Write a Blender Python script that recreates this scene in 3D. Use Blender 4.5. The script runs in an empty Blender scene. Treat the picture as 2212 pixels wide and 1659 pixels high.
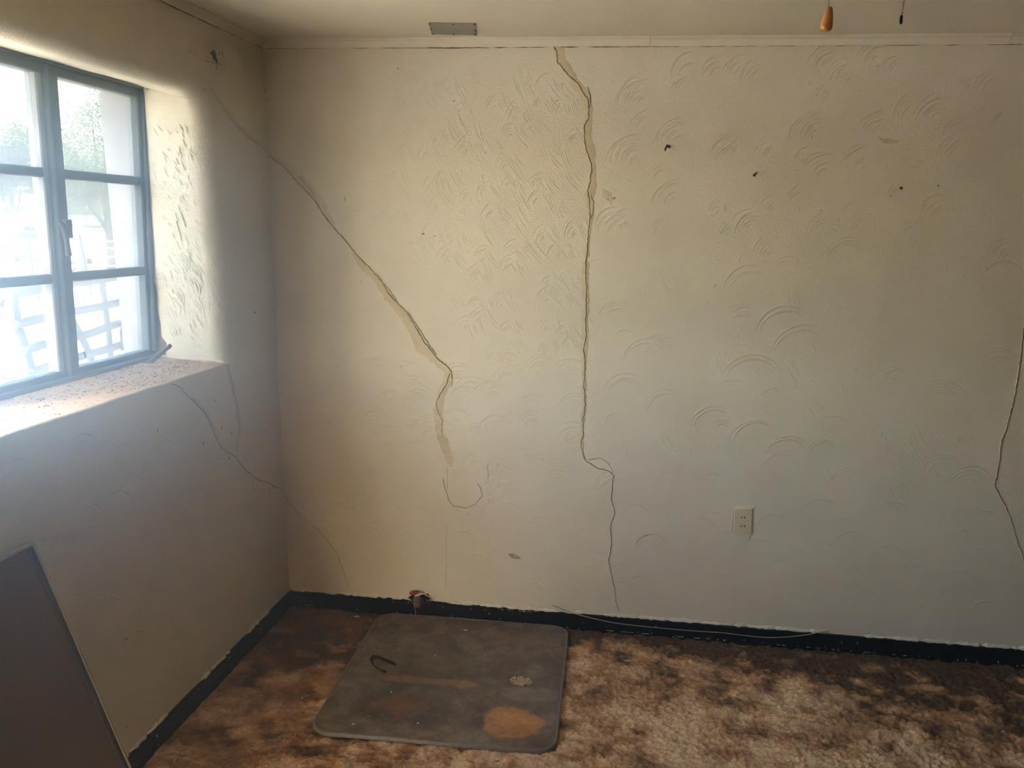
import bpy, math, random
import numpy as np
from mathutils import Vector, Matrix

random.seed(7)
RNG = np.random.default_rng(7)
SC = bpy.context.scene
COL = SC.collection

# ------------------------------------------------------------------ camera
F_PX, YAW, PITCH, ROLL = 1784.4545, 0.1549777, -0.1896615, -0.0102150
CAM = Vector((1.5650089, -3.3826509, 1.7405571))
W, H = 2212.0, 1659.0
ROT = Matrix.Rotation(YAW, 3, 'Z') @ Matrix.Rotation(PITCH, 3, 'X') @ Matrix.Rotation(ROLL, 3, 'Y')
cd = bpy.data.cameras.new('camera')
cam = bpy.data.objects.new('camera', cd)
COL.objects.link(cam)
cd.sensor_fit = 'HORIZONTAL'
cd.sensor_width = 36.0
cd.lens = F_PX / W * 36.0
cd.clip_start = 0.05
cd.clip_end = 500
M3 = ROT @ Matrix(((1, 0, 0), (0, 0, -1), (0, 1, 0)))
cam.matrix_world = Matrix.Translation(CAM) @ M3.to_4x4()
SC.camera = cam

# ------------------------------------------------------------------ sky, sun, window portals, exposure
world = bpy.data.worlds.new('sky')
SC.world = world
world.use_nodes = True
wn = world.node_tree
bg = wn.nodes['Background']
sky = wn.nodes.new('ShaderNodeTexSky')
sky.sky_type = 'NISHITA'
sky.sun_disc = False
sky.sun_elevation = math.radians(39)
sky.sun_rotation = math.radians(180)
sky.air_density = 1.4
sky.dust_density = 3.0
sky.ozone_density = 1.0
wn.links.new(sky.outputs[0], bg.inputs[0])
bg.inputs[1].default_value = 0.52
sl = bpy.data.lights.new('sun', 'SUN')
sl.energy = 6.5
sl.angle = math.radians(1.5)
sl.color = (1.0, 0.95, 0.86)
sun = bpy.data.objects.new('sun', sl)
COL.objects.link(sun)
SUN_DIR = Vector((0.06, -0.775, 0.629))          # towards the sun
sun.rotation_euler = SUN_DIR.to_track_quat('Z', 'Y').to_euler()
sun.location = (-6, -3, 12)


def portal(name, loc, rot, sx, sy):
    l = bpy.data.lights.new(name, 'AREA')
    l.shape = 'RECTANGLE'
    l.size = sx
    l.size_y = sy
    l.cycles.is_portal = True
    o = bpy.data.objects.new(name, l)
    o.location = loc
    o.rotation_euler = rot
    COL.objects.link(o)


WIN_L = -2.0           # far end of the window, out of the frame
portal('portal_window', (-0.36, (WIN_L - .46) / 2, 1.73), (0, math.radians(-90), 0), 1.02, -.46 - WIN_L)
FILL_SLOT = (.10, .29)        # added unseen slot in the rear wall, lets in fill light
portal('portal_fill_slot', ((FILL_SLOT[0] + FILL_SLOT[1]) / 2, -5.28, .80), (math.radians(90), 0, 0), FILL_SLOT[1] - FILL_SLOT[0], 1.6)
SC.view_settings.view_transform = 'Standard'
SC.view_settings.look = 'None'
SC.view_settings.gamma = 1.0
SC.view_settings.use_curve_mapping = False
SC.view_settings.exposure = 4.55

# ------------------------------------------------------------------ helpers
HAZE, HAZE_NEAR, HAZE_REACH = 0.02, 0.7, 0.8
KL = -0.0058268        # the left wall leans: x = KL * z
SLC = -0.0158094       # the ceiling sags along x
HC = 2.475             # ceiling height in the corner
RX, RY0 = 3.9, -4.6    # right wall, rear wall


def ray(px, py):
    return ROT @ Vector(((px - W / 2) / F_PX, 1.0, -(py - H / 2) / F_PX))


def at(px, py, d):
    return CAM + ray(px, py) * d


def BW(px, py):                       # photo point on the back wall -> (x, z)
    r = ray(px, py)
    t = -CAM.y / r.y
    p = CAM + r * t
    return p.x, p.z


def LW(px, py, d=0.0):                # photo point on the left wall (or a plane d outside it) -> (y, z)
    r = ray(px, py)
    t = (KL * CAM.z - d - CAM.x) / (r.x - KL * r.z)
    p = CAM + r * t
    return p.y, p.z


def FL(px, py, z=0.012):
    r = ray(px, py)
    t = (z - CAM.z) / r.z
    p = CAM + r * t
    return p.x, p.y


def _hash(ix, iy, seed):
    n = (ix.astype(np.int64) * 374761393 + iy.astype(np.int64) * 668265263 + seed * 974634777) & 0xffffffff
    n = ((n ^ (n >> 13)) * 1274126177) & 0xffffffff
    n = (n ^ (n >> 16)) & 0xffff
    return n / 65535.0


def vn(x, y, s, seed=0):
    """smooth value noise in 0..1, cell size s"""
    x = np.asarray(x, float) / s
    y = np.asarray(y, float) / s
    ix, iy = np.floor(x), np.floor(y)
    fx, fy = x - ix, y - iy
    fx, fy = fx * fx * (3 - 2 * fx), fy * fy * (3 - 2 * fy)
    a, b = _hash(ix, iy, seed), _hash(ix + 1, iy, seed)
    c, d = _hash(ix, iy + 1, seed), _hash(ix + 1, iy + 1, seed)
    return (a * (1 - fx) + b * fx) * (1 - fy) + (c * (1 - fx) + d * fx) * fy


def fbm(x, y, s, seed=0, o=3):
    t, a, n = 0, 1.0, 0
    for i in range(o):
        t = t + a * vn(x, y, s / 2 ** i, seed + i * 17)
        n += a
        a *= 0.55
    return t / n


def tag(o, label=None, cat=None, group=None, kind=None):
    if label: o['label'] = label
    if cat: o['category'] = cat
    if group: o['group'] = group
    if kind: o['kind'] = kind
    return o


def empty(name, loc=(0, 0, 0), rz=0.0):
    o = bpy.data.objects.new(name, None)
    o.location = loc
    o.rotation_euler = (0, 0, rz)
    o.empty_display_size = 0.1
    COL.objects.link(o)
    return o


class MB:
    def __init__(self):
        self.v, self.f, self.m = [], [], []

    def add(self, vs, fs, mi=0):
        n = len(self.v)
        self.v += [tuple(p) for p in vs]
        self.f += [tuple(i + n for i in f) for f in fs]
        self.m += [mi] * len(fs)
        return n

    def box(self, lo, hi, mi=0, b=0.0):
        """box with chamfered edges"""
        lo, hi = Vector(lo), Vector(hi)
        c, h = (lo + hi) / 2, (hi - lo) / 2
        if b <= 0:
            vs = [c + Vector((sx * h.x, sy * h.y, sz * h.z)) for sx in (-1, 1) for sy in (-1, 1) for sz in (-1, 1)]
            self.add(vs, [(0, 1, 3, 2), (4, 6, 7, 5), (0, 4, 5, 1), (2, 3, 7, 6), (0, 2, 6, 4), (1, 5, 7, 3)], mi)
            return
        b = min(b, h.x * .9, h.y * .9, h.z * .9)
        idx, vs = {}, []
        for sx in (-1, 1):
            for sy in (-1, 1):
                for sz in (-1, 1):
                    for a in range(3):
                        p = [sx * (h.x - b), sy * (h.y - b), sz * (h.z - b)]
                        p[a] = (sx, sy, sz)[a] * h[a]
                        idx[(sx, sy, sz, a)] = len(vs)
                        vs.append(c + Vector(p))
        fs = []
        S = (-1, 1)
        for a in range(3):
            o1, o2 = (a + 1) % 3, (a + 2) % 3
            for s in S:
                q = []
                for t1, t2 in ((-1, -1), (1, -1), (1, 1), (-1, 1)):
                    k = [0, 0, 0]
                    k[a], k[o1], k[o2] = s, t1, t2
                    q.append(idx[(*k, a)])
                fs.append(q if s > 0 else q[::-1])
            for t1 in S:
                for t2 in S:
                    k0, k1 = [0, 0, 0], [0, 0, 0]
                    k0[a], k1[a] = -1, 1
                    k0[o1] = k1[o1] = t1
                    k0[o2] = k1[o2] = t2
                    q = [idx[(*k0, o1)], idx[(*k1, o1)], idx[(*k1, o2)], idx[(*k0, o2)]]
                    fs.append(q if t1 * t2 > 0 else q[::-1])
        for sx in S:
            for sy in S:
                for sz in S:
                    q = [idx[(sx, sy, sz, a)] for a in range(3)]
                    fs.append(q if sx * sy * sz > 0 else q[::-1])
        self.add(vs, fs, mi)

    def xf(self, fn, start=0):
        for i in range(start, len(self.v)):
            self.v[i] = tuple(fn(Vector(self.v[i])))

    def tube(self, pts, r, n=8, mi=0, cap=True):
        pts = [Vector(p) for p in pts]
        rs = r if isinstance(r, (list, tuple)) else [r] * len(pts)
        vs, fs = [], []
        prev = None
        for i, p in enumerate(pts):
            d = (pts[min(i + 1, len(pts) - 1)] - pts[max(i - 1, 0)])
            if d.length < 1e-9: d = Vector((0, 0, 1))
            d.normalize()
            if prev is None:
                u = d.cross(Vector((0, 0, 1)))
                if u.length < .05: u = d.cross(Vector((1, 0, 0)))
            else:
                u = prev - d * prev.dot(d)
            u.normalize()
            prev = u
            w = d.cross(u)
            for j in range(n):
                a = 2 * math.pi * j / n
                vs.append(p + (u * math.cos(a) + w * math.sin(a)) * rs[i])
        for i in range(len(pts) - 1):
            for j in range(n):
                a, b = i * n + j, i * n + (j + 1) % n
                fs.append((a, b, b + n, a + n))
        if cap:
            fs.append(tuple(range(n))[::-1])
            fs.append(tuple(range((len(pts) - 1) * n, len(pts) * n)))
        self.add(vs, fs, mi)

    def lathe(self, prof, loc=(0, 0, 0), n=20, mi=0, axis='Z'):
        vs, fs = [], []
        loc = Vector(loc)
        for r, z in prof:
            for j in range(n):
                a = 2 * math.pi * j / n
                c, s = r * math.cos(a), r * math.sin(a)
                q = {'Z': (c, s, z), 'Y': (c, -z, s), 'X': (z, c, s)}[axis]
                vs.append(loc + Vector(q))
        for i in range(len(prof) - 1):
            for j in range(n):
                a, b = i * n + j, i * n + (j + 1) % n
                fs.append((a, b, b + n, a + n))
        fs.append(tuple(range(n))[::-1])
        fs.append(tuple(range((len(prof) - 1) * n, len(prof) * n)))
        self.add(vs, fs, mi)

    def prism(self, poly, y0, y1, mi=0):
        """polygon in x,z extruded along y"""
        n = len(poly)
        vs = [(x, y0, z) for x, z in poly] + [(x, y1, z) for x, z in poly]
        fs = [tuple(range(n)), tuple(range(n, 2 * n))[::-1]]
        fs += [(i, i + n, (i + 1) % n + n, (i + 1) % n) for i in range(n)]
        self.add(vs, fs, mi)

    def build(self, name, mats, parent=None, smooth=False, normals=True):
        me = bpy.data.meshes.new(name)
        me.from_pydata(self.v, [], self.f)
        if not isinstance(mats, (list, tuple)): mats = [mats]
        for m in mats: me.materials.append(m)
        if any(self.m): me.polygons.foreach_set('material_index', self.m)
        if smooth: me.polygons.foreach_set('use_smooth', [True] * len(self.f))
        me.update()
        if normals:
            import bmesh
            b = bmesh.new()
            b.from_mesh(me)
            bmesh.ops.recalc_face_normals(b, faces=b.faces)
            b.to_mesh(me)
            b.free()
        if smooth == 'auto':
            me.set_sharp_from_angle(angle=math.radians(38))
        o = bpy.data.objects.new(name, me)
        COL.objects.link(o)
        if parent: o.parent = parent
        return o


def grid_mesh(name, P, mats, parent=None, color=None, mi=None, skip=None):
    """P: (n, m, 3) array of points"""
    n, m = P.shape[:2]
    me = bpy.data.meshes.new(name)
    ii, jj = np.meshgrid(np.arange(n - 1), np.arange(m - 1), indexing='ij')
    a = (ii * m + jj).ravel()
    q = np.stack([a, a + m, a + m + 1, a + 1], 1)
    if skip is not None: q = q[~skip.ravel()]
    me.vertices.add(n * m)
    me.vertices.foreach_set('co', P.reshape(-1).astype(np.float32))
    me.loops.add(q.size)
    me.loops.foreach_set('vertex_index', q.ravel().astype(np.int32))
    me.polygons.add(len(q))
    me.polygons.foreach_set('loop_start', (np.arange(len(q)) * 4).astype(np.int32))
    me.polygons.foreach_set('use_smooth', np.ones(len(q), bool))
    if not isinstance(mats, (list, tuple)): mats = [mats]
    for x in mats: me.materials.append(x)
    me.update(calc_edges=True)
    me.validate()
    if color is not None:
        c = np.ones((n * m, 4), np.float32)
        c[:, :3] = color.reshape(-1, 3)
        at_ = me.color_attributes.new('tint', 'FLOAT_COLOR', 'POINT')
        at_.data.foreach_set('color', c.ravel())
    o = bpy.data.objects.new(name, me)
    COL.objects.link(o)
    if parent: o.parent = parent
    return o


# ------------------------------------------------------------------ materials
def mat(name, col, rough=0.8, var=0.0, scale=8.0, bump=0.0, bscale=60.0, metal=0.0, spec=0.3, col2=None, vcol=False, bdist=0.01):
    m = bpy.data.materials.new(name)
    m.use_nodes = True
    nt = m.node_tree
    p = nt.nodes['Principled BSDF']
    p.inputs['Roughness'].default_value = rough
    p.inputs['Metallic'].default_value = metal
    p.inputs['Specular IOR Level'].default_value = spec
    p.inputs['Base Color'].default_value = (*col, 1)
    tc = nt.nodes.new('ShaderNodeTexCoord')
    src = None
    if vcol:
        a = nt.nodes.new('ShaderNodeVertexColor')
        a.layer_name = 'tint'
        src = a.outputs[0]
    if var > 0 or col2:
        n = nt.nodes.new('ShaderNodeTexNoise')
        n.inputs['Scale'].default_value = scale
        n.inputs['Detail'].default_value = 6
        n.inputs['Roughness'].default_value = 0.62
        nt.links.new(tc.outputs['Object'], n.inputs['Vector'])
        r = nt.nodes.new('ShaderNodeValToRGB')
        c2 = col2 or tuple(c * (1 - var) for c in col)
        r.color_ramp.elements[0].position = 0.32
        r.color_ramp.elements[1].position = 0.68
        if vcol:
            r.color_ramp.elements[0].color = (1 - var, 1 - var, 1 - var, 1)
            r.color_ramp.elements[1].color = (1, 1, 1, 1)
            mx = nt.nodes.new('ShaderNodeMixRGB')
            mx.blend_type = 'MULTIPLY'
            mx.inputs[0].default_value = 1
            nt.links.new(src, mx.inputs[1])
            nt.links.new(r.outputs[0], mx.inputs[2])
            src = mx.outputs[0]
        else:
            r.color_ramp.elements[0].color = (*c2, 1)
            r.color_ramp.elements[1].color = (*col, 1)
            src = r.outputs[0]
        nt.links.new(n.outputs[0], r.inputs[0])
    if src: nt.links.new(src, p.inputs['Base Color'])
    if bump > 0:
        n2 = nt.nodes.new('ShaderNodeTexNoise')
        n2.inputs['Scale'].default_value = bscale
        n2.inputs['Detail'].default_value = 5
        nt.links.new(tc.outputs['Object'], n2.inputs['Vector'])
        b = nt.nodes.new('ShaderNodeBump')
        b.inputs['Strength'].default_value = bump
        b.inputs['Distance'].default_value = bdist
        nt.links.new(n2.outputs[0], b.inputs['Height'])
        nt.links.new(b.outputs[0], p.inputs['Normal'])
    return m


M = {}
M['wall'] = mat('cream_plaster', (0.79, 0.74, 0.645), 0.75, scale=3.0, col2=(0.725, 0.675, 0.57), bump=0.45, bscale=130, spec=0.25, bdist=0.005)
M['lip'] = mat('crack_lip_plaster', (0.70, 0.62, 0.47), 0.8, 0.1, scale=40)
M['patch'] = mat('yellowed_filler', (0.69, 0.60, 0.435), 0.7, 0.14, scale=25, bump=0.3, bscale=120, bdist=0.003)
M['stain'] = mat('dingy_filler', (0.70, 0.64, 0.52), 0.8, 0.12, scale=30, bump=0.2, bscale=120, bdist=0.003)
M['crack'] = mat('crack_dirt', (0.13, 0.088, 0.042), 0.95, 0.3, scale=60)
M['speck'] = mat('fly_speck', (0.27, 0.24, 0.20), 0.9, 0.3, scale=60)
M['ceiling'] = mat('ceiling_paint', (0.82, 0.775, 0.66), 0.8, scale=2.5, col2=(0.78, 0.735, 0.615), bump=0.3, bscale=70, bdist=0.003)
M['dark_wall'] = mat('dark_unseen_wall', (0.13, 0.10, 0.07), 0.6, 0.2, scale=6)  # unseen walls made dark to cut bounce light
M['trim'] = mat('trim_paint', (0.80, 0.75, 0.64), 0.6, 0.05, scale=14, bump=0.15, bscale=50, bdist=0.003)
M['base'] = mat('black_baseboard_paint', (0.010, 0.009, 0.008), 0.6, 0.5, scale=25, bump=0.3, bscale=40, spec=0.12, bdist=0.003)
M['chip'] = mat('pale_chip', (0.72, 0.68, 0.6), 0.8, 0.1, scale=80)
M['carpet'] = mat('carpet_pile', (1, 1, 1), 0.95, 0.18, scale=170, vcol=True, spec=0.05)
M['mat'] = mat('stained_vinyl', (1, 1, 1), 0.5, 0.25, scale=60, vcol=True, spec=0.3, bump=0.25, bscale=45, bdist=0.003)
M['mat_edge'] = mat('vinyl_edge', (0.20, 0.175, 0.15), 0.4, 0.25, scale=60, spec=0.4)
M['frame'] = mat('glare_blue_steel_paint', (0.115, 0.145, 0.185), 0.55, 0.25, scale=16, bump=0.4, bscale=60, bdist=0.003)  # blue of the window glare is put into the frame colour
M['mullion_pale'] = mat('pale_mullion_strip', (0.42, 0.44, 0.50), 0.8, 0.2, scale=20, bump=0.4, bscale=60, bdist=0.003)
M['rust'] = mat('rusty_bare_edge', (0.23, 0.17, 0.15), 0.9, 0.3, scale=40, bump=0.4, bscale=80, bdist=0.003)
M['sill'] = mat('dusty_sill', (0.62, 0.43, 0.30), 0.95, scale=9, col2=(0.50, 0.36, 0.26), bump=0.6, bscale=120, spec=0.1, bdist=0.003)
M['handle'] = mat('worn_handle', (0.085, 0.075, 0.082), 0.55, 0.25, scale=30, spec=0.4)
M['dirt'] = mat('sill_dirt', (0.16, 0.105, 0.075), 0.95, scale=160, col2=(0.34, 0.25, 0.18))
M['board'] = mat('brown_laminate', (0.20, 0.14, 0.10), 0.6, scale=2.2, col2=(0.145, 0.108, 0.082), bump=0.15, bscale=160, spec=0.25, bdist=0.002)
M['board_edge'] = mat('shaded_edge_moulding', (0.085, 0.065, 0.06), 0.5, 0.2, scale=30)  # groove shading is put into the moulding's dark colour
M['board_lip'] = mat('pale_edge_lip', (0.42, 0.37, 0.31), 0.55, 0.15, scale=30)
M['vent'] = mat('grey_sheet_metal', (0.345, 0.345, 0.295), 0.5, 0.12, scale=14, metal=0.25, spec=0.4)
M['screw'] = mat('dark_screw', (0.10, 0.085, 0.06), 0.5, metal=0.5)
M['nail'] = mat('rusty_nail', (0.06, 0.045, 0.035), 0.7, metal=0.4)
M['black'] = mat('slot_black', (0.012, 0.009, 0.006), 0.9)
M['wood'] = mat('varnished_wood_knob', (0.56, 0.27, 0.09), 0.32, scale=40, col2=(0.42, 0.19, 0.06), spec=0.5)
M['brass'] = mat('dull_brass_chain', (0.48, 0.40, 0.22), 0.35, metal=0.9)
M['chain'] = mat('steel_bead_chain', (0.55, 0.50, 0.40), 0.3, metal=0.95)
M['fan'] = mat('fan_enamel', (0.62, 0.58, 0.5), 0.4, 0.08, scale=8)
M['cable'] = mat('tan_cable', (0.40, 0.31, 0.21), 0.6, 0.15, scale=40)
M['red'] = mat('red_wire_cap', (0.42, 0.06, 0.035), 0.5, 0.2, scale=60)
M['pipe'] = mat('dirty_pipe', (0.16, 0.14, 0.11), 0.7, 0.4, scale=60)
M['leaf'] = mat('green_leaf', (0.075, 0.085, 0.02), 0.7, 0.3, scale=90)
M['twig'] = mat('dark_twig', (0.03, 0.025, 0.018), 0.85, 0.3, scale=90)
M['tuft'] = mat('pale_tuft', (0.80, 0.60, 0.42), 0.95, 0.3, scale=120)


def glass_mat(name, tint, d0, d1):
    m = bpy.data.materials.new(name)
    m.use_nodes = True
    nt = m.node_tree
    nt.nodes.clear()
    out = nt.nodes.new('ShaderNodeOutputMaterial')
    tr = nt.nodes.new('ShaderNodeBsdfTransparent')
    tr.inputs[0].default_value = (*tint, 1)
    tl = nt.nodes.new('ShaderNodeBsdfTranslucent')
    tl.inputs[0].default_value = (0.80, 0.86, 0.95, 1)
    df = nt.nodes.new('ShaderNodeBsdfDiffuse')
    df.inputs[0].default_value = (0.55, 0.56, 0.58, 1)
    ad = nt.nodes.new('ShaderNodeMixShader')
    ad.inputs[0].default_value = 0.25
    mx = nt.nodes.new('ShaderNodeMixShader')
    n = nt.nodes.new('ShaderNodeTexNoise')
    n.inputs['Scale'].default_value = 5
    n.inputs['Detail'].default_value = 6
    tc = nt.nodes.new('ShaderNodeTexCoord')
    mr = nt.nodes.new('ShaderNodeMapRange')
    mr.inputs['From Min'].default_value = 0.3
    mr.inputs['From Max'].default_value = 0.75
    mr.inputs['To Min'].default_value = d0
    mr.inputs['To Max'].default_value = d1
    L = nt.links.new
    L(tc.outputs['Object'], n.inputs['Vector'])
    L(n.outputs[0], mr.inputs['Value'])
    L(mr.outputs[0], mx.inputs[0])
    L(tl.outputs[0], ad.inputs[1])
    L(df.outputs[0], ad.inputs[2])
    L(tr.outputs[0], mx.inputs[1])
    L(ad.outputs[0], mx.inputs[2])
    L(mx.outputs[0], out.inputs[0])
    return m


M['glass'] = glass_mat('dimmed_dusty_glass', (0.31, 0.33, 0.34), 0.03, 0.06)  # dust film plus a dark tint added to dim the outdoors
M['unseen_clear_glass'] = glass_mat('unseen_clear_glass', (0.93, 0.94, 0.93), 0.01, 0.02)  # unseen panes kept clear to let more daylight in

# outdoor materials
M['ground'] = mat('dry_dirt', (0.66, 0.59, 0.48), 0.95, scale=0.8, col2=(0.56, 0.49, 0.38))
M['fence'] = mat('galvanised_rail', (0.030, 0.036, 0.046), 0.6, 0.15, scale=6)
M['wire'] = mat('fence_wire', (0.05, 0.047, 0.042), 0.7)
M['oldwood'] = mat('weathered_wood', (0.065, 0.058, 0.060), 0.9, 0.3, scale=8)
M['white'] = mat('white_vehicle_paint', (0.30, 0.30, 0.30), 0.4)
M['silver'] = mat('silver_vehicle_paint', (0.10, 0.10, 0.105), 0.4)
M['tyre'] = mat('tyre_rubber', (0.018, 0.020, 0.022), 0.8)
M['window_dark'] = mat('vehicle_glass', (0.012, 0.022, 0.028), 0.35)
M['tail'] = mat('tail_lamp', (0.10, 0.02, 0.02), 0.4)
M['housewall'] = mat('tan_stucco', (0.10, 0.09, 0.075), 0.9, 0.1, scale=1)
M['roof'] = mat('weathered_roof', (0.055, 0.05, 0.055), 0.9, 0.15, scale=2)
M['leaves'] = mat('tree_leaves', (0.018, 0.042, 0.016), 0.8, scale=2.0, col2=(0.035, 0.062, 0.024))
M['leaves_dark'] = mat('dark_tree_leaves', (0.010, 0.024, 0.022), 0.8, scale=2.0, col2=(0.014, 0.030, 0.024))
M['bark'] = mat('bark', (0.025, 0.022, 0.024), 0.95, 0.3, scale=6)
M['yellow'] = mat('yellow_plastic', (0.20, 0.12, 0.02), 0.6)
M['canvas'] = mat('pale_canvas', (0.13, 0.15, 0.155), 0.8)
M['weed'] = mat('dry_weed', (0.13, 0.115, 0.095), 0.9, 0.2, scale=20)


# ------------------------------------------------------------------ wall surfaces
def f_back(u, v):
    u, v = np.asarray(u, float), np.asarray(v, float)
    return 0.0045 * (fbm(u, v, 0.16, 3, 3) - .5) + 0.010 * (vn(u, v, 0.9, 9) - .5)


def f_left(u, v):
    u, v = np.asarray(u, float), np.asarray(v, float)
    return 0.006 * (fbm(u, v, 0.17, 31, 3) - .5) + 0.012 * (vn(u, v, 0.7, 39) - .5)


def S_back(u, v, h):
    return (u, -(float(f_back(u, v)) + h), v)


def S_left(u, v, h):
    return (KL * v + float(f_left(u, v)) + h, u, v)


def ribbon(mb, S, pts, prof, mi, close_ends=True):
    """pts: list of (u, v[, scale]); prof: list of (offset, height); mi: material per strip between profile points"""
    n, k = len(pts), len(prof)
    vs, fs, ms = [], [], []
    for i, p in enumerate(pts):
        a, b = pts[max(i - 1, 0)], pts[min(i + 1, n - 1)]
        du, dv = b[0] - a[0], b[1] - a[1]
        l = math.hypot(du, dv) or 1
        nu, nv = -dv / l, du / l
        s = p[2] if len(p) > 2 else 1.0
        hs = p[3] if len(p) > 3 else s
        for o, h in prof:
            vs.append(S(p[0] + nu * o * s, p[1] + nv * o * s, h * hs if h > 0 else h))
    st = mb.add(vs, [])
    for i in range(n - 1):
        for j in range(k - 1):
            a = st + i * k + j
            mb.f.append((a, a + 1, a + k + 1, a + k))
            mb.m.append(mi[j] if isinstance(mi, (list, tuple)) else mi)


def arc_pts(cu, cv, r, a0, a1, n=11, wob=0.04, ell=1.0, rot=0.0):
    out = []
    ph = random.uniform(0, 6)
    for i in range(n + 1):
        t = i / n
        a = a0 + (a1 - a0) * t
        rr = r * (1 + wob * math.sin(ph + 4 * t))
        x, y = rr * math.cos(a), rr * ell * math.sin(a)
        c, s = math.cos(rot), math.sin(rot)
        taper = max(0.15, min(1.0, 5 * t, 5 * (1 - t)))
        out.append((cu + x * c - y * s, cv + x * s + y * c, 1.0, taper))
    return out


RIDGE = lambda w, h: [(-w, -.0004), (-w * .45, h * .75), (0, h), (w * .5, h * .6), (w, -.0004)]


def fan(mb, S, cu, cv, r0, r1, a0, a1, h=.0013, ell=1.0, rot=0.0, step=.0085):
    r = r1
    while r > r0:
        j0, j1 = random.uniform(0, .5) * (a1 - a0) * .5, random.uniform(0, .5) * (a1 - a0) * .5
        if random.random() < .82:
            hh = h * RELIEF * random.uniform(.45, 1.15)
            ribbon(mb, S, arc_pts(cu, cv, r, a0 + j0, a1 - j1, ell=ell, rot=rot), RIDGE(random.uniform(.0022, .0036), hh), 0)
        r -= step * random.uniform(.8, 1.3)


def stroke(mb, S, pts, h=.0014, w=.003):
    n = len(pts)
    h = h * RELIEF
    ribbon(mb, S, [(p[0], p[1], 1.0, max(.2, min(1, 4 * i / max(1, n - 1), 4 * (n - 1 - i) / max(1, n - 1)))) for i, p in enumerate(pts)], RIDGE(w, h), 0)


def comb(mb, S, cu, cv, ang, length, n, h=.0013, bend=.25, step=.0085):
    """parallel comb strokes, slightly bent"""
    c, s = math.cos(ang), math.sin(ang)
    for k in range(n):
        off = (k - n / 2) * step * random.uniform(.85, 1.15)
        if random.random() < .15: continue
        L = length * random.uniform(.55, 1.1)
        sh = random.uniform(-.25, .25) * length
        pts = []
        for i in range(8):
            t = i / 7 - .5
            x, y = t * L + sh, off + bend * length * (t * t - .1)
            pts.append((cu + x * c - y * s, cv + x * s + y * c))
        stroke(mb, S, pts, h * random.uniform(.5, 1.1), random.uniform(.0022, .0035))


D2R = math.radians
RELIEF = 1.3


def grid_to_mb(P):
    n, m = P.shape[:2]
    ii, jj = np.meshgrid(np.arange(n - 1), np.arange(m - 1), indexing='ij')
    a = (ii * m + jj).ravel()
    return [tuple(p) for p in P.reshape(-1, 3).tolist()], np.stack([a, a + m, a + m + 1, a + 1], 1).tolist()


# ---- back wall
mb = MB()
us = np.linspace(-.35, RX + .15, 214)
vs_ = np.linspace(-.05, HC, 127)
U, V = np.meshgrid(us, vs_, indexing='ij')
P = np.stack([U, -f_back(U, V), V], -1)
mb.add(*grid_to_mb(P))
s_front = (P[0], P[-1])


def in_zone(px, py):
    return BW(px, py)


# zone A: busy steep comb strokes left of the vertical crack
def zone(x0, x1, y0, y1, nx, ny):
    for i in range(nx):
        for j in range(ny):
            yield (x0 + (x1 - x0) * (i + random.uniform(.1, .9)) / nx, y0 + (y1 - y0) * (j + random.uniform(.1, .9)) / ny)


PX = 1.0 / 535.0     # metres per photo pixel on the back wall, roughly
for px, py in zone(850, 1258, 150, 780, 7, 12):
    if px < 980 and py > 560: continue
    u, v = BW(px, py)
    hh = .0007 + .0009 * min(1, max(0, (px - 820) / 250))
    if random.random() < .72:
        fan(mb, S_back, u - .01, v - .03, .012, random.uniform(.045, .07), D2R(100), D2R(185), hh, ell=1.25, rot=D2R(random.uniform(-25, 5)))
        comb(mb, S_back, u + .028, v - .002, D2R(random.uniform(-68, -50)), random.uniform(.06, .10), random.randint(4, 7), hh, .18)
    else:
        comb(mb, S_back, u, v, D2R(random.uniform(-70, -45)), random.uniform(.07, .12), random.randint(4, 8), hh, .15)
# zone B: faint strokes towards the corner
for px, py in zone(640, 860, 150, 640, 4, 7):
    u, v = BW(px, py)
    comb(mb, S_back, u, v, D2R(random.uniform(-70, -40)), random.uniform(.05, .09), random.randint(2, 4), .0006, .15)
# zone C: broad arches under and right of the diagonal crack
for px, py in zone(780, 1260, 790, 1080, 6, 5):
    u, v = BW(px, py)
    fan(mb, S_back, u, v, .015, random.uniform(.06, .09), D2R(random.uniform(20, 50)), D2R(random.uniform(165, 195)), .0013)
for px, py, r in [(1065, 845, 42), (1095, 800, 42), (1170, 790, 40), (1150, 900, 40), (1070, 915, 38), (985, 905, 42), (930, 920, 44), (905, 855, 42), (840, 930, 34), (1020, 830, 38)]:
    u, v = BW(px, py + 22)
    fan(mb, S_back, u, v, .02, r * PX * 1.15, D2R(35), D2R(190), .0018)
# zone D: top right, arcs open to the lower right
for px, py in zone(1310, 2205, 130, 560, 9, 5):
    if random.random() < .12: continue
    u, v = BW(px, py)
    fan(mb, S_back, u + .02, v - .03, random.choice((.015, .03, .05)), random.uniform(.06, .10), D2R(random.uniform(85, 105)), D2R(random.uniform(160, 190)), .0017 if px < 1750 else .0014)
for px, py, r in [(1370, 205, 50), (1475, 140, 40), (1535, 140, 36), (1350, 330, 48), (1450, 290, 44), (1560, 320, 42), (1745, 275, 44), (1780, 125, 42), (1880, 115, 36), (1885, 270, 40), (1765, 360, 42), (2010, 240, 44), (1610, 480, 42), (1320, 480, 46), (1440, 420, 42)]:
    u, v = BW(px + 18, py + 22)
    fan(mb, S_back, u, v, .025, r * PX * 1.2, D2R(75), D2R(185), .0021)
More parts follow.
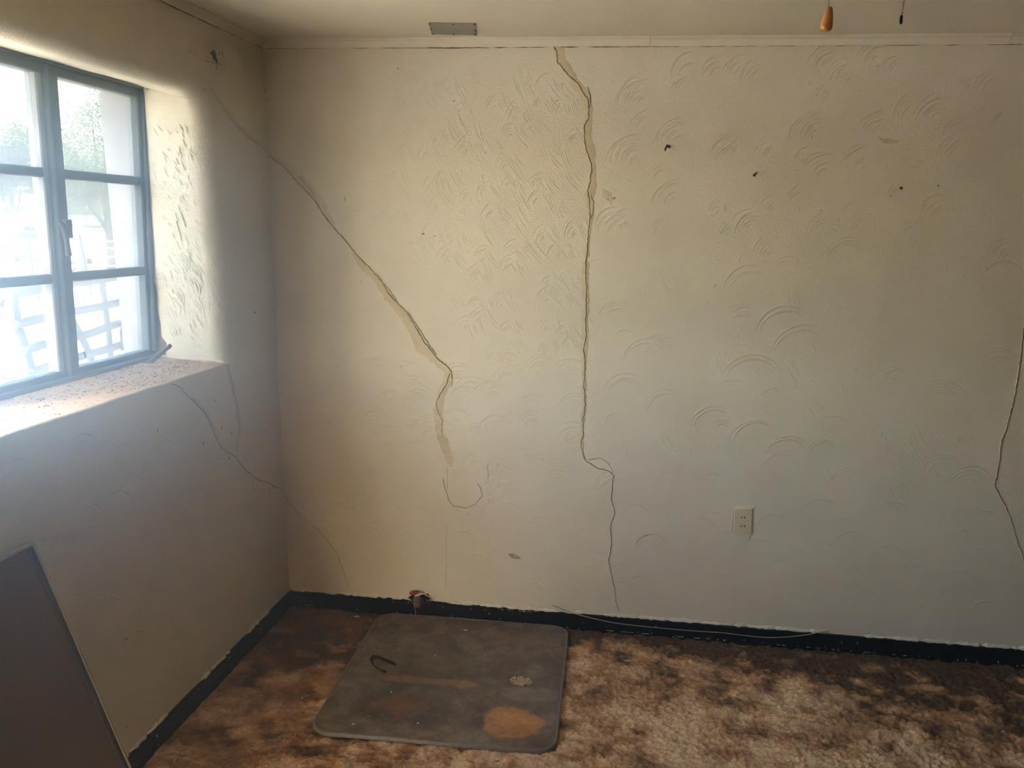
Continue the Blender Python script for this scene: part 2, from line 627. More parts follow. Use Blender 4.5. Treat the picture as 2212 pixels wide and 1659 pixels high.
# zone E: centre right, large lazy strokes
for px, py in zone(1290, 2190, 560, 1080, 8, 6):
    u, v = BW(px, py)
    k = random.random()
    if k < .55:
        fan(mb, S_back, u, v, .04 if random.random() < .5 else .065, random.uniform(.06, .105), D2R(random.uniform(20, 70)), D2R(random.uniform(140, 190)), .0019 if px < 1850 else .0015)
    elif k < .85:
        comb(mb, S_back, u, v, D2R(random.uniform(-75, -50)), random.uniform(.08, .13), random.randint(3, 8), .0014, .18)
for px, py, r in [(1400, 760, 55), (1625, 800, 60), (1700, 700, 60), (1730, 740, 60), (1540, 900, 48), (1630, 930, 50), (1780, 960, 36), (1830, 1020, 38), (1700, 960, 46)]:
    u, v = BW(px, py + 30)
    a0 = random.uniform(30, 60)
    for rr in (r, r * .86):
        stroke(mb, S_back, [(p[0], p[1]) for p in arc_pts(u, v, rr * PX * 1.1, D2R(a0), D2R(172), n=14)], .0022, .0038)
# zone F: low band of small arches and level brush lines
for px, py in zone(660, 1290, 1090, 1290, 8, 4):
    u, v = BW(px, py)
    stroke(mb, S_back, [(p[0], p[1]) for p in arc_pts(u, v - .02, random.uniform(.05, .075), D2R(random.uniform(10, 50)), D2R(random.uniform(130, 175)), n=12)], random.uniform(.0009, .0017), .0033)
    if random.random() < .5:
        fan(mb, S_back, u, v - .03, .02, .055, D2R(40), D2R(150), .0008)
for px, py in zone(1340, 2190, 1090, 1340, 9, 4):
    u, v = BW(px, py)
    stroke(mb, S_back, [(p[0], p[1]) for p in arc_pts(u, v - .02, random.uniform(.045, .075), D2R(random.uniform(0, 60)), D2R(random.uniform(120, 175)), n=12)], random.uniform(.0012, .0020), .0033)
for i in range(90):
    px, py = random.choice([(random.uniform(1020, 1320), random.uniform(1200, 1310)), (random.uniform(1340, 1900), random.uniform(1230, 1340)), (random.uniform(1700, 2100), random.uniform(1200, 1330))])
    u, v = BW(px, py)
    L = random.uniform(.03, .13)
    stroke(mb, S_back, [(u + L * t, v + .004 * math.sin(9 * t + i)) for t in np.linspace(0, 1, 7)], random.uniform(.0005, .0011), .003)
# blobs and drips of plaster
for i in range(110):
    px, py = random.uniform(640, 2200), random.uniform(140, 1300)
    u, v = BW(px, py)
    L, a = random.uniform(.006, .03), random.uniform(-2.2, -.6)
    stroke(mb, S_back, [(u + L * t * math.cos(a), v + L * t * math.sin(a)) for t in np.linspace(0, 1, 5)], random.uniform(.001, .0024), random.uniform(.002, .005))
# rough broken plaster right of the round patch
for i in range(60):
    px, py = random.gauss(1062, 9), random.uniform(995, 1110)
    if py > 1085: px = random.uniform(985, 1065)
    u, v = BW(px, py)
    L, a = random.uniform(.008, .03), random.uniform(-1.9, 1.2)
    stroke(mb, S_back, [(u + L * t * math.cos(a), v + L * t * math.sin(a)) for t in np.linspace(0, 1, 5)], random.uniform(.001, .003), random.uniform(.002, .005))
wall_back = mb.build('wall_back', M['wall'], smooth=True, normals=False)
tag(wall_back, kind='structure')

# ---- left wall with the window opening
YR, YL, ZB, ZT = -0.46, WIN_L, 1.21, 2.19          # opening on the room face (right edge leans)
FY_SL = lambda y: .055 + (y + .46) * .057           # lean of the window frame


def SH(y, z):
    return y + (z - 1.22) * FY_SL(y)


RB = .008
RS = .055
ny0 = list(np.linspace(RY0 - .1, YL - RS - .02, 60)) + list(np.linspace(YL - RS, YR + RS, 90)) + list(np.linspace(YR + RS + .018, 0.02, 26))
nz0 = list(np.linspace(-.05, ZB - RB - .02, 62)) + list(np.linspace(ZB - RB, ZT + RS, 56)) + list(np.linspace(ZT + RS + .018, HC + .005, 14))
yi0, yi1 = 60, 60 + 89
zi0, zi1 = 62, 62 + 55
Y, Z = np.meshgrid(np.array(ny0), np.array(nz0), indexing='ij')
fall = np.clip(1 - np.abs(Y - YR) / .35, 0, 1)
Y = Y - .047 * np.clip((Z - ZB), -.1, 1.2) * fall * fall * (3 - 2 * fall) * (Z > 0)
P = np.stack([KL * Z + f_left(Y, Z), Y, Z], -1)
skip = np.zeros((len(ny0) - 1, len(nz0) - 1), bool)
skip[yi0:yi1, zi0:zi1] = True
mb = MB()
vv, ff = grid_to_mb(P)
ff = [f for f, s in zip(ff, skip.ravel()) if not s]
mb.add(vv, ff)
nz = len(nz0)
per = [(i, zi0) for i in range(yi0, yi1)] + [(yi1, j) for j in range(zi0, zi1)] + [(i, zi1) for i in range(yi1, yi0, -1)] + [(yi0, j) for j in range(zi1, zi0, -1)]
base = [i * nz + j for i, j in per]
NP = len(per)


def frame_pt(i, j):
    """matching point on the opening at the window frame plane"""
    ty, tz = (i - yi0) / (yi1 - yi0), (j - zi0) / (zi1 - zi0)
    z = 1.228 + (2.243 - 1.228) * tz
    y = WIN_L + (-.462 - WIN_L) * ty
    return SH(y, z), z


def ext_pt(i, j):
    ty, tz = (i - yi0) / (yi1 - yi0), (j - zi0) / (zi1 - zi0)
    z = 1.19 + (2.26 - 1.19) * tz
    y = WIN_L - .05 + (-.355 - WIN_L + .05) * ty
    return y - .03 * (z - 1.2), z


rings = [base]
ring_x = []
prof = [(a, 'b') for a in np.linspace(15, 90, 6)] + [(t, 'r') for t in (.12, .3, .5, .7, .9, 1.0)]
for val, kind in prof:
    vs = []
    for i, j in per:
        p = P[i, j]
        onb, onl = (j == zi0), (j == zi1 or i in (yi0, yi1))
        r = RB if onb else RS
        # inward direction in the wall plane
        dy = (1 if i == yi0 else 0) + (-1 if i == yi1 else 0)
        dz = (1 if j == zi0 else 0) + (-1 if j == zi1 else 0)
        ry_, rz_ = (RS * dy), ((RB if j == zi0 else RS) * dz)
        if kind == 'b':
            a = D2R(val)
            q = Vector((p[0] - r * (1 - math.cos(a)) * 1.0, p[1] + ry_ * math.sin(a), p[2] + rz_ * math.sin(a)))
            q.x = p[0] - r * (1 - math.cos(a))
            vs.append(q)
        else:
            y0, z0, x0 = p[1] + ry_, p[2] + rz_, p[0] - r
            y1, z1 = frame_pt(i, j)
            x1 = KL * z1 - .34
            e = val
            wob = .007 * (fbm(np.array(y0 + e * .3), np.array(z0 + e * .21), .09, 77, 2) - .5) * (1 - e) * (0.4 if onb else 1.6)
            q = Vector((x0 + (x1 - x0) * e, y0 + (y1 - y0) * e + (wob if dy else 0), z0 + (z1 - z0) * e + (wob if dz else 0)))
            vs.append(q)
    st = mb.add(vs, [])
    rings.append(list(range(st, st + NP)))
for k in range(1, 4):
    vs = []
    for i, j in per:
        y1, z1 = frame_pt(i, j)
        x1 = KL * z1 - .34
        y2, z2 = ext_pt(i, j)
        e = k / 3
        vs.append((x1 + (-.50 - x1) * e, y1 + (y2 - y1) * e, z1 + (z2 - z1) * e))
    st = mb.add(vs, [])
    rings.append(list(range(st, st + NP)))
# round the two upper corners of the opening
RC = .09
for ri, rg in enumerate(rings[:11]):
    amt = 1.0 if ri < 8 else (11 - ri) / 4
    pts = [Vector(mb.v[i]) for i in rg]
    for corner in (yi1 - yi0 + zi1 - zi0, 2 * (yi1 - yi0) + zi1 - zi0):
        c = pts[corner]
        for t in range(-6, 7):
            p = pts[(corner + t) % NP]
            d = (p - c).length
            if d < RC:
                a, b = pts[(corner + 7) % NP], pts[(corner - 7) % NP]
                inn = ((a - c) + (b - c)).normalized()
                mb.v[rg[(corner + t) % NP]] = tuple(p + inn * (.30 * RC * (1 - d / RC) ** 1.6) * amt)
for a, b in zip(rings[:-1], rings[1:]):
    bevel = rings.index(b) <= 6
    for i in range(NP):
        i2 = (i + 1) % NP
        sill_face = per[i][1] == zi0 and per[i2][1] == zi0
        mb.f.append((a[i], a[i2], b[i2], b[i]))
        mb.m.append(2 if rings.index(b) >= 13 else 1 if sill_face and rings.index(b) >= 5 else 0)
# outside face of the house
for i in range(NP):
    i2 = (i + 1) % NP
    pa, pb = Vector(mb.v[rings[-1][i]]), Vector(mb.v[rings[-1][i2]])
    c = Vector((-.50, (WIN_L - .46) / 2, 1.72))

    def out(p):
        d = p - c
        s = min((3.3 if d.y < 0 else (WIN_L - .46) / -2 + .15) / max(abs(d.y), 1e-6), (2.3 if d.z < 0 else 1.2) / max(abs(d.z), 1e-6))
        return c + d * s
    st = mb.add([pa, pb, out(pb), out(pa)], [(0, 1, 2, 3)], 2)
# plaster strokes on the left wall and on the right reveal
for px, py in zone(20, 590, 930, 1500, 6, 8):
    y, z = LW(px, py)
    if z < .12 or z > 1.12 or y > -.03: continue
    stroke(mb, S_left, [(p[0], p[1]) for p in arc_pts(y, z - .03, random.uniform(.045, .08), D2R(random.uniform(0, 60)), D2R(random.uniform(120, 178)), n=12)], random.uniform(.0010, .0019), .0035)
    if random.random() < .6:
        fan(mb, S_left, y, z - .03, .02, .06, D2R(50), D2R(150), .0009)
for px, py in zone(470, 590, 150, 900, 2, 9):
    y, z = LW(px, py)
    comb(mb, S_left, y, z, D2R(random.uniform(-75, -40)), .08, random.randint(1, 3), .0007, .15)


def S_rev(u, v, h):
    """right reveal of the window: u = depth into the wall, v = height"""
    e = (u - RS) / (.34 - RS)
    tz = (v - ZB) / (ZT - ZB)
    y0 = YR - .047 * (v - ZB) + RS * -0.0 
    z1 = 1.228 + (2.243 - 1.228) * tz
    y1 = SH(-.462, z1)
    y0 = YR - .047 * (v - ZB)
    return (KL * v - u, y0 + (y1 - y0) * e - h - .002, v)


for i in range(110):
    v = random.uniform(1.26, 2.1)
    u = random.choice((random.gauss(.10, .025), random.gauss(.16, .05)))
    if not .05 < u < .29: continue
    a = D2R(random.uniform(20, 70))
    L = random.uniform(.012, .045)
    stroke(mb, S_rev, [(u + L * t * math.cos(a) * .6, v + L * t * math.sin(a) + .3 * L * t * t) for t in np.linspace(-.5, .5, 7)], random.uniform(.0004, .0014), .0032)
for i in range(9):
    u, v = random.uniform(.08, .24), random.uniform(1.28, 1.6)
    fan(mb, S_rev, u, v, .012, random.uniform(.03, .05), D2R(60), D2R(210), .0008)
M['stucco'] = mat('grey_outside_stucco', (0.17, 0.165, 0.185), 0.9, 0.15, scale=9, bump=0.4, bscale=60, bdist=0.004)
wall_left = mb.build('wall_left', [M['wall'], M['sill'], M['stucco']], smooth=True, normals=False)
wall_left.data.set_sharp_from_angle(angle=D2R(50))
tag(wall_left, kind='structure')
from mathutils.bvhtree import BVHTree
_bvh = BVHTree.FromPolygons([v.co.copy() for v in wall_left.data.vertices], [tuple(p.vertices) for p in wall_left.data.polygons])


def S_left(u, v, h):
    hit = _bvh.ray_cast(Vector((1.0, u, v)), Vector((-1, 0, 0)), 1.2)
    x = hit[0].x if hit[0] is not None else KL * v + float(f_left(u, v))
    return (x + h, u, v)


# ---- the other walls, floor slab, ceiling
mb = MB()
mb.box((RX, RY0 - .15, -.05), (RX + .15, .1, HC + .1))
tag(mb.build('wall_right', M['dark_wall']), kind='structure')
mb = MB()
mb.box((-.5, RY0 - .7, -.35), (FILL_SLOT[0], RY0, HC + .1))  # rear wall thickened to narrow the beam from the added slot
mb.box((FILL_SLOT[1], RY0 - .7, -.35), (RX + .15, RY0, HC + .1))
mb.box((FILL_SLOT[0], RY0 - .7, 1.6), (FILL_SLOT[1], RY0, HC + .1))
mb.box((FILL_SLOT[0], RY0 - .7, -.35), (FILL_SLOT[1], RY0, -.004))
tag(mb.build('wall_rear', M['dark_wall']), kind='structure')
mb = MB()
mb.box((-.5, RY0 - .15, -.12), (RX + .15, .12, -.012))
tag(mb.build('floor', M['pipe']), kind='structure')
us = np.linspace(-.06, RX + .05, 130)
vs_ = np.linspace(RY0 - .05, .03, 150)
U, V = np.meshgrid(us, vs_, indexing='ij')
P = np.stack([U, V, HC + SLC * U + .006 * (fbm(U, V, .5, 51, 3) - .5)], -1)
mb = MB()
mb.add(*grid_to_mb(P))
a = len(mb.v)
mb.box((-.52, RY0 - 1.5, HC + .04), (RX + .2, .15, HC + .2))  # slab carried past the rear wall, an added overhang blocking sun
ceiling = mb.build('ceiling', M['ceiling'], smooth='auto', normals=False)
tag(ceiling, kind='structure')


# ---- added haze volume standing in for a lens veil
hz = bpy.data.materials.new('lens_veil_haze')
hz.use_nodes = True
hz.node_tree.nodes.clear()
ho = hz.node_tree.nodes.new('ShaderNodeOutputMaterial')
hv = hz.node_tree.nodes.new('ShaderNodeVolumeScatter')
hv.inputs['Color'].default_value = (0.66, 0.80, 1.0, 1)
hv.inputs['Density'].default_value = HAZE
hv.inputs['Anisotropy'].default_value = 0.2
_n, _l = hz.node_tree.nodes.new, hz.node_tree.links.new
g_ = _n('ShaderNodeNewGeometry')
sx_ = _n('ShaderNodeSeparateXYZ')
_l(g_.outputs['Position'], sx_.inputs[0])
mr_ = _n('ShaderNodeMapRange')                 # veil haze made densest by the window, thinning into the room
mr_.interpolation_type = 'SMOOTHERSTEP'
mr_.inputs['From Min'].default_value = -.3
mr_.inputs['From Max'].default_value = HAZE_REACH
mr_.inputs['To Min'].default_value = HAZE_NEAR
mr_.inputs['To Max'].default_value = HAZE
_l(sx_.outputs[0], mr_.inputs['Value'])
_l(mr_.outputs[0], hv.inputs['Density'])
hz.node_tree.links.new(hv.outputs[0], ho.inputs['Volume'])
mb = MB()
mb.box((-.28, RY0 + .001, .04), (RX - .001, -.02, HC - .03))
o = mb.build('veil_haze', hz)
tag(o, 'added haze volume imitating a lens veil, densest near the window', 'haze', kind='stuff')


# ---- crown trim: small cove pieces along the back and the left wall
def cove(name, path, inward, seed, mats):
    """path: list of corner points under the ceiling; inward: direction off the wall"""
    mb = MB()
    prof = [(-.003, -.030), (.004, -.031), (.0055, -.027), (.0065, -.022), (.010, -.014), (.017, -.008), (.0235, -.006), (.0245, -.0045), (.025, .004)]
    vs, fs = [], []
    for i, p in enumerate(path):
        w = (vn(np.array(i * .31), np.array(seed * 3.3), 1.0, seed) - .5) * .0035
        for o, h in prof:
            vs.append(Vector(p) + Vector(inward) * (o + (w if o > .005 else 0)) + Vector((0, 0, h + w * .6)))
    k = len(prof)
    for i in range(len(path) - 1):
        for j in range(k - 1):
            a = i * k + j
            fs.append((a, a + 1, a + k + 1, a + k))
    mb.add(vs, fs)
    return mb.build(name, mats, smooth='auto')


xs = np.linspace(-.02, RX, 90)
joints = [BW(1405, 90)[0], 2.83]
prev = 0
trim = empty('trim_1')
tag(trim, kind='structure')
cuts = [-.02, joints[0], joints[1], RX]
for n, (a, b) in enumerate(zip(cuts[:-1], cuts[1:])):
    pts = [(x, 0, HC + SLC * x + (0, -.003, -.001)[n]) for x in np.linspace(a, b - .0025, 40)]
    cove('crown_moulding', pts, (0, -1, 0), 5 + n, M['trim']).parent = trim
trim2 = empty('trim_2')
tag(trim2, kind='structure')
pts = [(KL * HC, y, HC) for y in np.linspace(-.0, RY0, 110)]
cove('crown_moulding', pts, (1, 0, 0), 15, M['trim']).parent = trim2


# open dirty joint under the crown trim
mb = MB()
for seg in [(575, 640), (655, 700), (760, 800), (820, 1060), (1065, 1100), (1105, 1180), (1205, 1250), (1270, 1345), (1350, 1470), (1510, 1570), (1580, 1640), (1655, 1720), (1745, 1790), (1800, 1880), (1905, 1990), (2040, 2080), (2130, 2212)]:
    pts = []
    n = max(3, int((seg[1] - seg[0]) / 9))
    for i in range(n + 1):
        px = seg[0] + (seg[1] - seg[0]) * i / n
        x, _ = BW(px, 100)
        z = HC + SLC * x - .0335 + random.uniform(-.001, .0006)
        w = random.uniform(.4, 1.0) * (1.5 if 930 < px < 1110 or 1230 < px < 1350 else .8)
        pts.append((x, z, w))
    pts[0] = (*pts[0][:2], .1)
    pts[-1] = (*pts[-1][:2], .1)
    ribbon(mb, S_back, pts, [(-.0016, .0006), (.0016, .0006)], 0)
j = mb.build('open_joint', M['crack'], wall_back)
j['kind'] = 'stuff'
mb = MB()
for i in range(60):
    y0, y1 = -random.uniform(.0, 1.5), 0
    L = random.uniform(.02, .06)
    z = HC - .0335 + random.uniform(-.001, .001)
    ribbon(mb, S_left, [(y0 + L * t, z, .3 + .7 * math.sin(3.1 * t)) for t in np.linspace(0, 1, 5)], [(-.0013, .0006), (.0013, .0006)], 0)
j = mb.build('open_joint', M['crack'], wall_left)
j['kind'] = 'stuff'


# ---- baseboards
def baseboard(name, axis, length, x0, hgt=.0707, th=.013):
    mb = MB()
    n = int(length / .02)
    prof = [(.0, hgt - .001), (th * .55, hgt + .0005), (th * .9, hgt - .003), (th, hgt - .009), (th + .0015, .012), (th + .003, -.012), (0, -.012)]
    vs, fs = [], []
    for i in range(n + 1):
        t = x0 + length * i / n
        w = (vn(np.array(t), np.array(x0), .08, 61) - .5) * .003 + (vn(np.array(t), np.array(1.0), .5, 67) - .5) * .004
        for o, h in prof:
            o2 = o + (w * .7 if o > 0 else -.006)
            h2 = h + (w if h > .03 else 0)
            vs.append((t, -o2, h2) if axis == 'x' else (KL * h2 + o2, -t, h2))
    k = len(prof)
    for i in range(n):
        for j in range(k):
            a, b = i * k + j, i * k + (j + 1) % k
            fs.append((a, b, b + k, a + k))
    mb.add(vs, fs)
    o = mb.build(name, M['base'], smooth='auto')
    tag(o, kind='structure')
    return o


bb = baseboard('baseboard_back', 'x', RX + .01, -.008)
bl = baseboard('baseboard_left', 'y', 4.58, 0.0)
# chipped plaster lip over the boards, pale paint drips on them
mb = MB()
x = .02
while x < RX - .05:
    L = random.uniform(.03, .16)
    if random.random() < .8 and not (.56 < x < .68):
        pts = [(x + L * t, .0725 + random.uniform(-.0015, .0015), random.uniform(.4, 1.2), random.uniform(.5, 1.2)) for t in np.linspace(0, 1, max(3, int(L / .012)))]
        pts[0] = (*pts[0][:2], .15, .2)
        pts[-1] = (*pts[-1][:2], .15, .2)
        ribbon(mb, S_back, pts, [(-.004, .008), (-.001, .0105), (.005, .009), (.011, -.0004)], 0)
    x += L * random.uniform(.9, 1.1)
lip = mb.build('plaster_lip', M['wall'], wall_back)
lip['kind'] = 'stuff'
mb = MB()
y = -.02
while y > -1.6:
    L = random.uniform(.03, .14)
    if random.random() < .75:
        pts = [(y - L * t, .0735 + random.uniform(-.0015, .0015), random.uniform(.4, 1.2), random.uniform(.5, 1.2)) for t in np.linspace(0, 1, max(3, int(L / .012)))]
        pts[0] = (*pts[0][:2], .15, .2)
        pts[-1] = (*pts[-1][:2], .15, .2)
        ribbon(mb, S_left, pts, [(.004, .008), (.001, .0105), (-.005, .009), (-.011, -.0004)], 0)
    y -= L * random.uniform(.9, 1.1)
lip = mb.build('plaster_lip', M['wall'], wall_left)
lip['kind'] = 'stuff'
mb = MB()


def fleck(mb, c, a, b, n3, ang, th=.0012, mi=0):
    """thin irregular chip lying in the plane with normal n3"""
    n3 = Vector(n3).normalized()
    u = n3.cross(Vector((0, 0, 1)))
    if u.length < .1: u = Vector((1, 0, 0))
    u.normalize()
    w = n3.cross(u)
    u, w = u * math.cos(ang) + w * math.sin(ang), w * math.cos(ang) - u * math.sin(ang)
    k = 6
    top, bot = [], []
    for i in range(k):
        t = 2 * math.pi * i / k
        r = random.uniform(.7, 1.1)
        p = Vector(c) + u * a * r * math.cos(t) + w * b * r * math.sin(t)
        bot.append(p - n3 * th * .3)
        top.append(p * 1.0 + n3 * th)
    top = [Vector(c) + (p - Vector(c)) * .85 + n3 * 0 for p in top]
    mb.add(bot + top, [tuple(range(k, 2 * k))] + [(i, (i + 1) % k, (i + 1) % k + k, i + k) for i in range(k)], mi)


for i in range(70):
    x = random.uniform(.03, 3.2)
    z = random.choice((random.uniform(.004, .012), random.uniform(.01, .06)))
    fleck(mb, (x, -.0155, z), random.uniform(.001, .002), random.uniform(.0015, .007), (0, -1, .05), 0, .0006)
for i in range(40):
    x = random.uniform(.03, 3.2)
    fleck(mb, (x, -.017, .008), random.uniform(.004, .02), random.uniform(.001, .0018), (0, -1, .1), 0, .0008)
for i in range(26):                                     # scraped paint under the right end of the hole
    x, _ = BW(random.uniform(1085, 1160), 1310)
    fleck(mb, (x, -.0135, random.uniform(.060, .070)), random.uniform(.002, .006), random.uniform(.0008, .0016), (0, -1, .1), random.uniform(-.2, .2), .0006)
d = mb.build('paint_drip', M['chip'], bb)
d['kind'] = 'stuff'
mb = MB()
for i in range(45):
    y = -random.uniform(.03, 1.5)
    z = random.uniform(.006, .06)
    fleck(mb, (.0158 + KL * z, y, z), random.uniform(.001, .004), random.uniform(.001, .004), (1, 0, .05), random.uniform(0, 3), .0006)
d = mb.build('paint_drip', M['chip'], bl)
d['kind'] = 'stuff'


# ------------------------------------------------------------------ cracks
def densify(pts, step=.009, jit=.0022):
    out = []
    for a, b in zip(pts[:-1], pts[1:]):
        L = math.hypot(b[0] - a[0], b[1] - a[1])
        n = max(1, int(L / step))
        for i in range(n):
            t = i / n
            out.append((a[0] + (b[0] - a[0]) * t + (random.uniform(-jit, jit) if i else 0), a[1] + (b[1] - a[1]) * t + (random.uniform(-jit, jit) if i else 0)))
    out.append(pts[-1])
    return out


def crack(surface, px, w0=1.0, w1=None, parent=None, lip=.0016, jit=.0022):
    conv, S = (BW, S_back) if surface == 'back' else (LW, S_left)
    pts = densify([conv(*p) for p in px], jit=jit)
    n = len(pts)
    w1 = w0 if w1 is None else w1
    P2 = []
    for i, p in enumerate(pts):
        w = w0 + (w1 - w0) * i / max(1, n - 1)
        s = w * random.uniform(.65, 1.25)
        if i in (0, n - 1): s *= .4
        P2.append((p[0], p[1], s, 1.0))
    mb = MB()
    k = .0011
    ribbon(mb, S, P2, [(-k * 3.6, -.0004), (-k * 1.25, lip + .0006), (-k * .8, .0014), (k * .8, .0014), (k * 1.25, lip + .0006), (k * 3.6, -.0004)], [0, 1, 1, 1, 0])
    o = mb.build('crack', [M['lip'], M['crack']], parent or (wall_back if surface == 'back' else wall_left))
    return o


def patch(surface, px, name='filler_strip', m=None, hgt=.0010):
    """px: (x, y, left width px, right width px) down the length of a filler strip"""
    conv, S = (BW, S_back) if surface == 'back' else (LW, S_left)
    P_ = []
    for a, b in zip(px[:-1], px[1:]):
        n = max(1, int(math.hypot(b[0] - a[0], b[1] - a[1]) / 7))
        for i in range(n):
            t = i / n
            P_.append([a[q] + (b[q] - a[q]) * t for q in range(4)])
    P_.append(list(px[-1]))
    mb = MB()
    vs, fs = [], []
    n = len(P_)
    for i, (x, y, wl, wr) in enumerate(P_):
        a, b = P_[max(0, i - 1)], P_[min(n - 1, i + 1)]
        dx, dy = b[0] - a[0], b[1] - a[1]
        l = math.hypot(dx, dy) or 1
        nx, ny = dy / l, -dx / l              # to the right when heading down
        jl, jr = random.uniform(-2, 2), random.uniform(-2, 2)
        e = .25 if i in (0, n - 1) else 1
        for o, h in ((-(wl + jl) * e, -.0004), (-(wl + jl) * .8 * e, hgt), (0, hgt * 1.1), ((wr + jr) * .8 * e, hgt), ((wr + jr) * e, -.0004)):
            u, v = conv(x + nx * -o * -1, y + ny * -o * -1)
            vs.append(S(u, v, h))
    for i in range(n - 1):
        for j in range(4):
            a = i * 5 + j
            fs.append((a, a + 1, a + 6, a + 5))
    mb.add(vs, fs)
    return mb.build(name, m or M['patch'], wall_back if surface == 'back' else wall_left, smooth=True)


# the long diagonal crack: left wall, round the corner, down the back wall
patch('left', [(458, 199, 2, 2), (466, 210, 5, 6), (474, 222, 5, 6), (488, 247, 6, 7), (510, 272, 5, 6), (538, 299, 5, 6), (563, 318, 4, 5)], m=M['stain'], hgt=.0006)
crack('left', [(450, 188), (460, 201), (474, 222), (488, 247), (510, 272), (538, 299), (565, 319), (577, 331)], .35, .7, lip=.0007)
patch('back', [(580, 332, 2, 3), (600, 346, 1, 8), (640, 380, 0, 12), (670, 412, 0, 12), (700, 455, 0, 10), (722, 490, 1, 5)], m=M['stain'])
patch('back', [(760, 540, 3, 1), (790, 575, 16, 2), (817, 598, 14, 4), (840, 640, 12, 8), (870, 672, 14, 3), (900, 715, 16, 2), (915, 745, 20, 2), (944, 776, 12, 5), (965, 800, 8, 8), (968, 822, 7, 10), (950, 850, 6, 12), (944, 885, 9, 14), (952, 930, 12, 6), (960, 965, 8, 13), (972, 998, 9, 9), (975, 1008, 3, 3)])
crack('back', [(579, 333), (593, 346), (613, 360), (638, 388), (662, 413), (679, 432), (697, 461), (716, 486), (739, 511), (758, 535), (775, 555), (794, 574), (817, 598), (827, 612), (840, 635), (856, 651), (879, 675), (898, 706), (915, 736), (944, 773), (963, 788), (975, 802), (978, 820)], .9, 1.3)
crack('back', [(830, 612), (846, 632), (860, 652)], .7)
crack('back', [(880, 672), (903, 706), (925, 742), (944, 766)], .9)
crack('back', [(972, 806), (963, 833), (950, 853), (942, 872), (947, 892), (955, 908), (954, 925), (956, 944)], 1.1, .6)
crack('back', [(978, 820), (976, 838)], .8, .4)
# the vertical crack
patch('back', [(1201, 100, 9, 16), (1206, 130, 4, 17), (1222, 150, 5, 13), (1245, 178, 10, 9), (1262, 205, 12, 12), (1271, 235, 10, 10), (1270, 262, 8, 10), (1265, 290, 6, 12), (1272, 325, 4, 14), (1279, 360, 5, 9), (1277, 400, 5, 12), (1271, 425, 9, 14), (1276, 462, 4, 7), (1271, 500, 4, 5), (1267, 560, 8, 6)])
patch('back', [(1266, 562, 9, 8), (1266, 600, 12, 6), (1268, 650, 9, 6), (1266, 700, 10, 6), (1263, 745, 9, 8), (1261, 800, 6, 5), (1263, 870, 6, 5), (1257, 930, 5, 4), (1258, 975, 5, 3), (1264, 996, 2, 2)])
patch('back', [(1300, 408, 2, 3), (1312, 420, 12, 10), (1318, 432, 6, 10), (1321, 445, 2, 2)], name='filler_patch', m=M['stain'], hgt=.0004)
crack('back', [(1196, 99), (1203, 114), (1203, 132), (1219, 152), (1237, 170), (1252, 185), (1261, 202), (1270, 215), (1271, 229), (1272, 256), (1263, 271), (1262, 295), (1267, 325), (1278, 354), (1276, 392), (1269, 411), (1273, 428), (1275, 467), (1271, 506), (1269, 542), (1266, 563), (1265, 589), (1267, 631), (1266, 670), (1265, 696), (1267, 726), (1260, 755), (1264, 781), (1261, 833), (1265, 875), (1258, 908), (1260, 934), (1255, 960), (1260, 983), (1265, 996)], 1.25, .85, jit=.0026)
crack('back', [(1268, 188), (1275, 208), (1276, 222), (1272, 240)], 1.0)
crack('back', [(1275, 418), (1283, 436), (1281, 455), (1276, 474)], .8)
crack('back', [(1265, 996), (1291, 1012), (1313, 1017), (1326, 1028), (1322, 1051), (1320, 1077), (1328, 1105), (1318, 1140), (1322, 1175), (1315, 1210), (1320, 1240), (1328, 1270), (1331, 1300), (1338, 1320)], .75, .5)
crack('back', [(1268, 994), (1296, 990), (1313, 1000), (1325, 1022)], .5, lip=.0008)
# the crack under the sill, round the corner and down
crack('left', [(366, 828), (390, 837), (407, 857), (424, 873), (443, 892), (455, 914), (463, 938), (477, 966), (494, 978), (511, 987), (521, 1004), (533, 1017), (547, 1030), (564, 1039), (579, 1042), (593, 1052), (606, 1055)], .6, .8)
crack('back', [(609, 1056), (617, 1072), (628, 1087), (660, 1120), (690, 1145), (715, 1175), (730, 1198), (740, 1225), (748, 1250), (756, 1273)], .65, .4)
patch('left', [(410, 852, 2, 3), (428, 872, 3, 7), (448, 896, 3, 6), (462, 922, 3, 7), (474, 955, 3, 5), (486, 973, 2, 2)], m=M['stain'], hgt=.0006)
patch('left', [(490, 786, 3, 3), (501, 825, 5, 4), (509, 858, 6, 3), (516, 895, 4, 4), (518, 925, 4, 4), (515, 950, 3, 3), (512, 982, 2, 2)], m=M['stain'], hgt=.0006)
crack('left', [(493, 791), (501, 825), (509, 858), (516, 892), (518, 921), (516, 945)], .5, .3, lip=.0006)
# round patch low on the wall
crack('back', [(956, 1032), (962, 1058), (970, 1081), (980, 1093), (1009, 1097), (1029, 1087), (1042, 1071), (1038, 1056), (1032, 1042)], .55, .55)
crack('back', [(966, 1010), (967, 1030), (966, 1060)], .3, lip=.0006)
crack('back', [(1052, 1003), (1056, 1025), (1050, 1045)], .5)
crack('back', [(966, 1135), (964, 1170), (965, 1230), (963, 1270)], .3, lip=.0004, jit=.0006)
# right edge
crack('back', [(2214, 700), (2204, 769), (2197, 827), (2182, 894), (2173, 930), (2164, 948), (2157, 1001), (2148, 1050), (2168, 1086), (2186, 1130), (2197, 1171), (2208, 1197), (2216, 1240)], 1.0, .6)
# corner hairline
crack('left', [(582, 1060), (583, 1100), (582, 1130)], .4, lip=.0005)

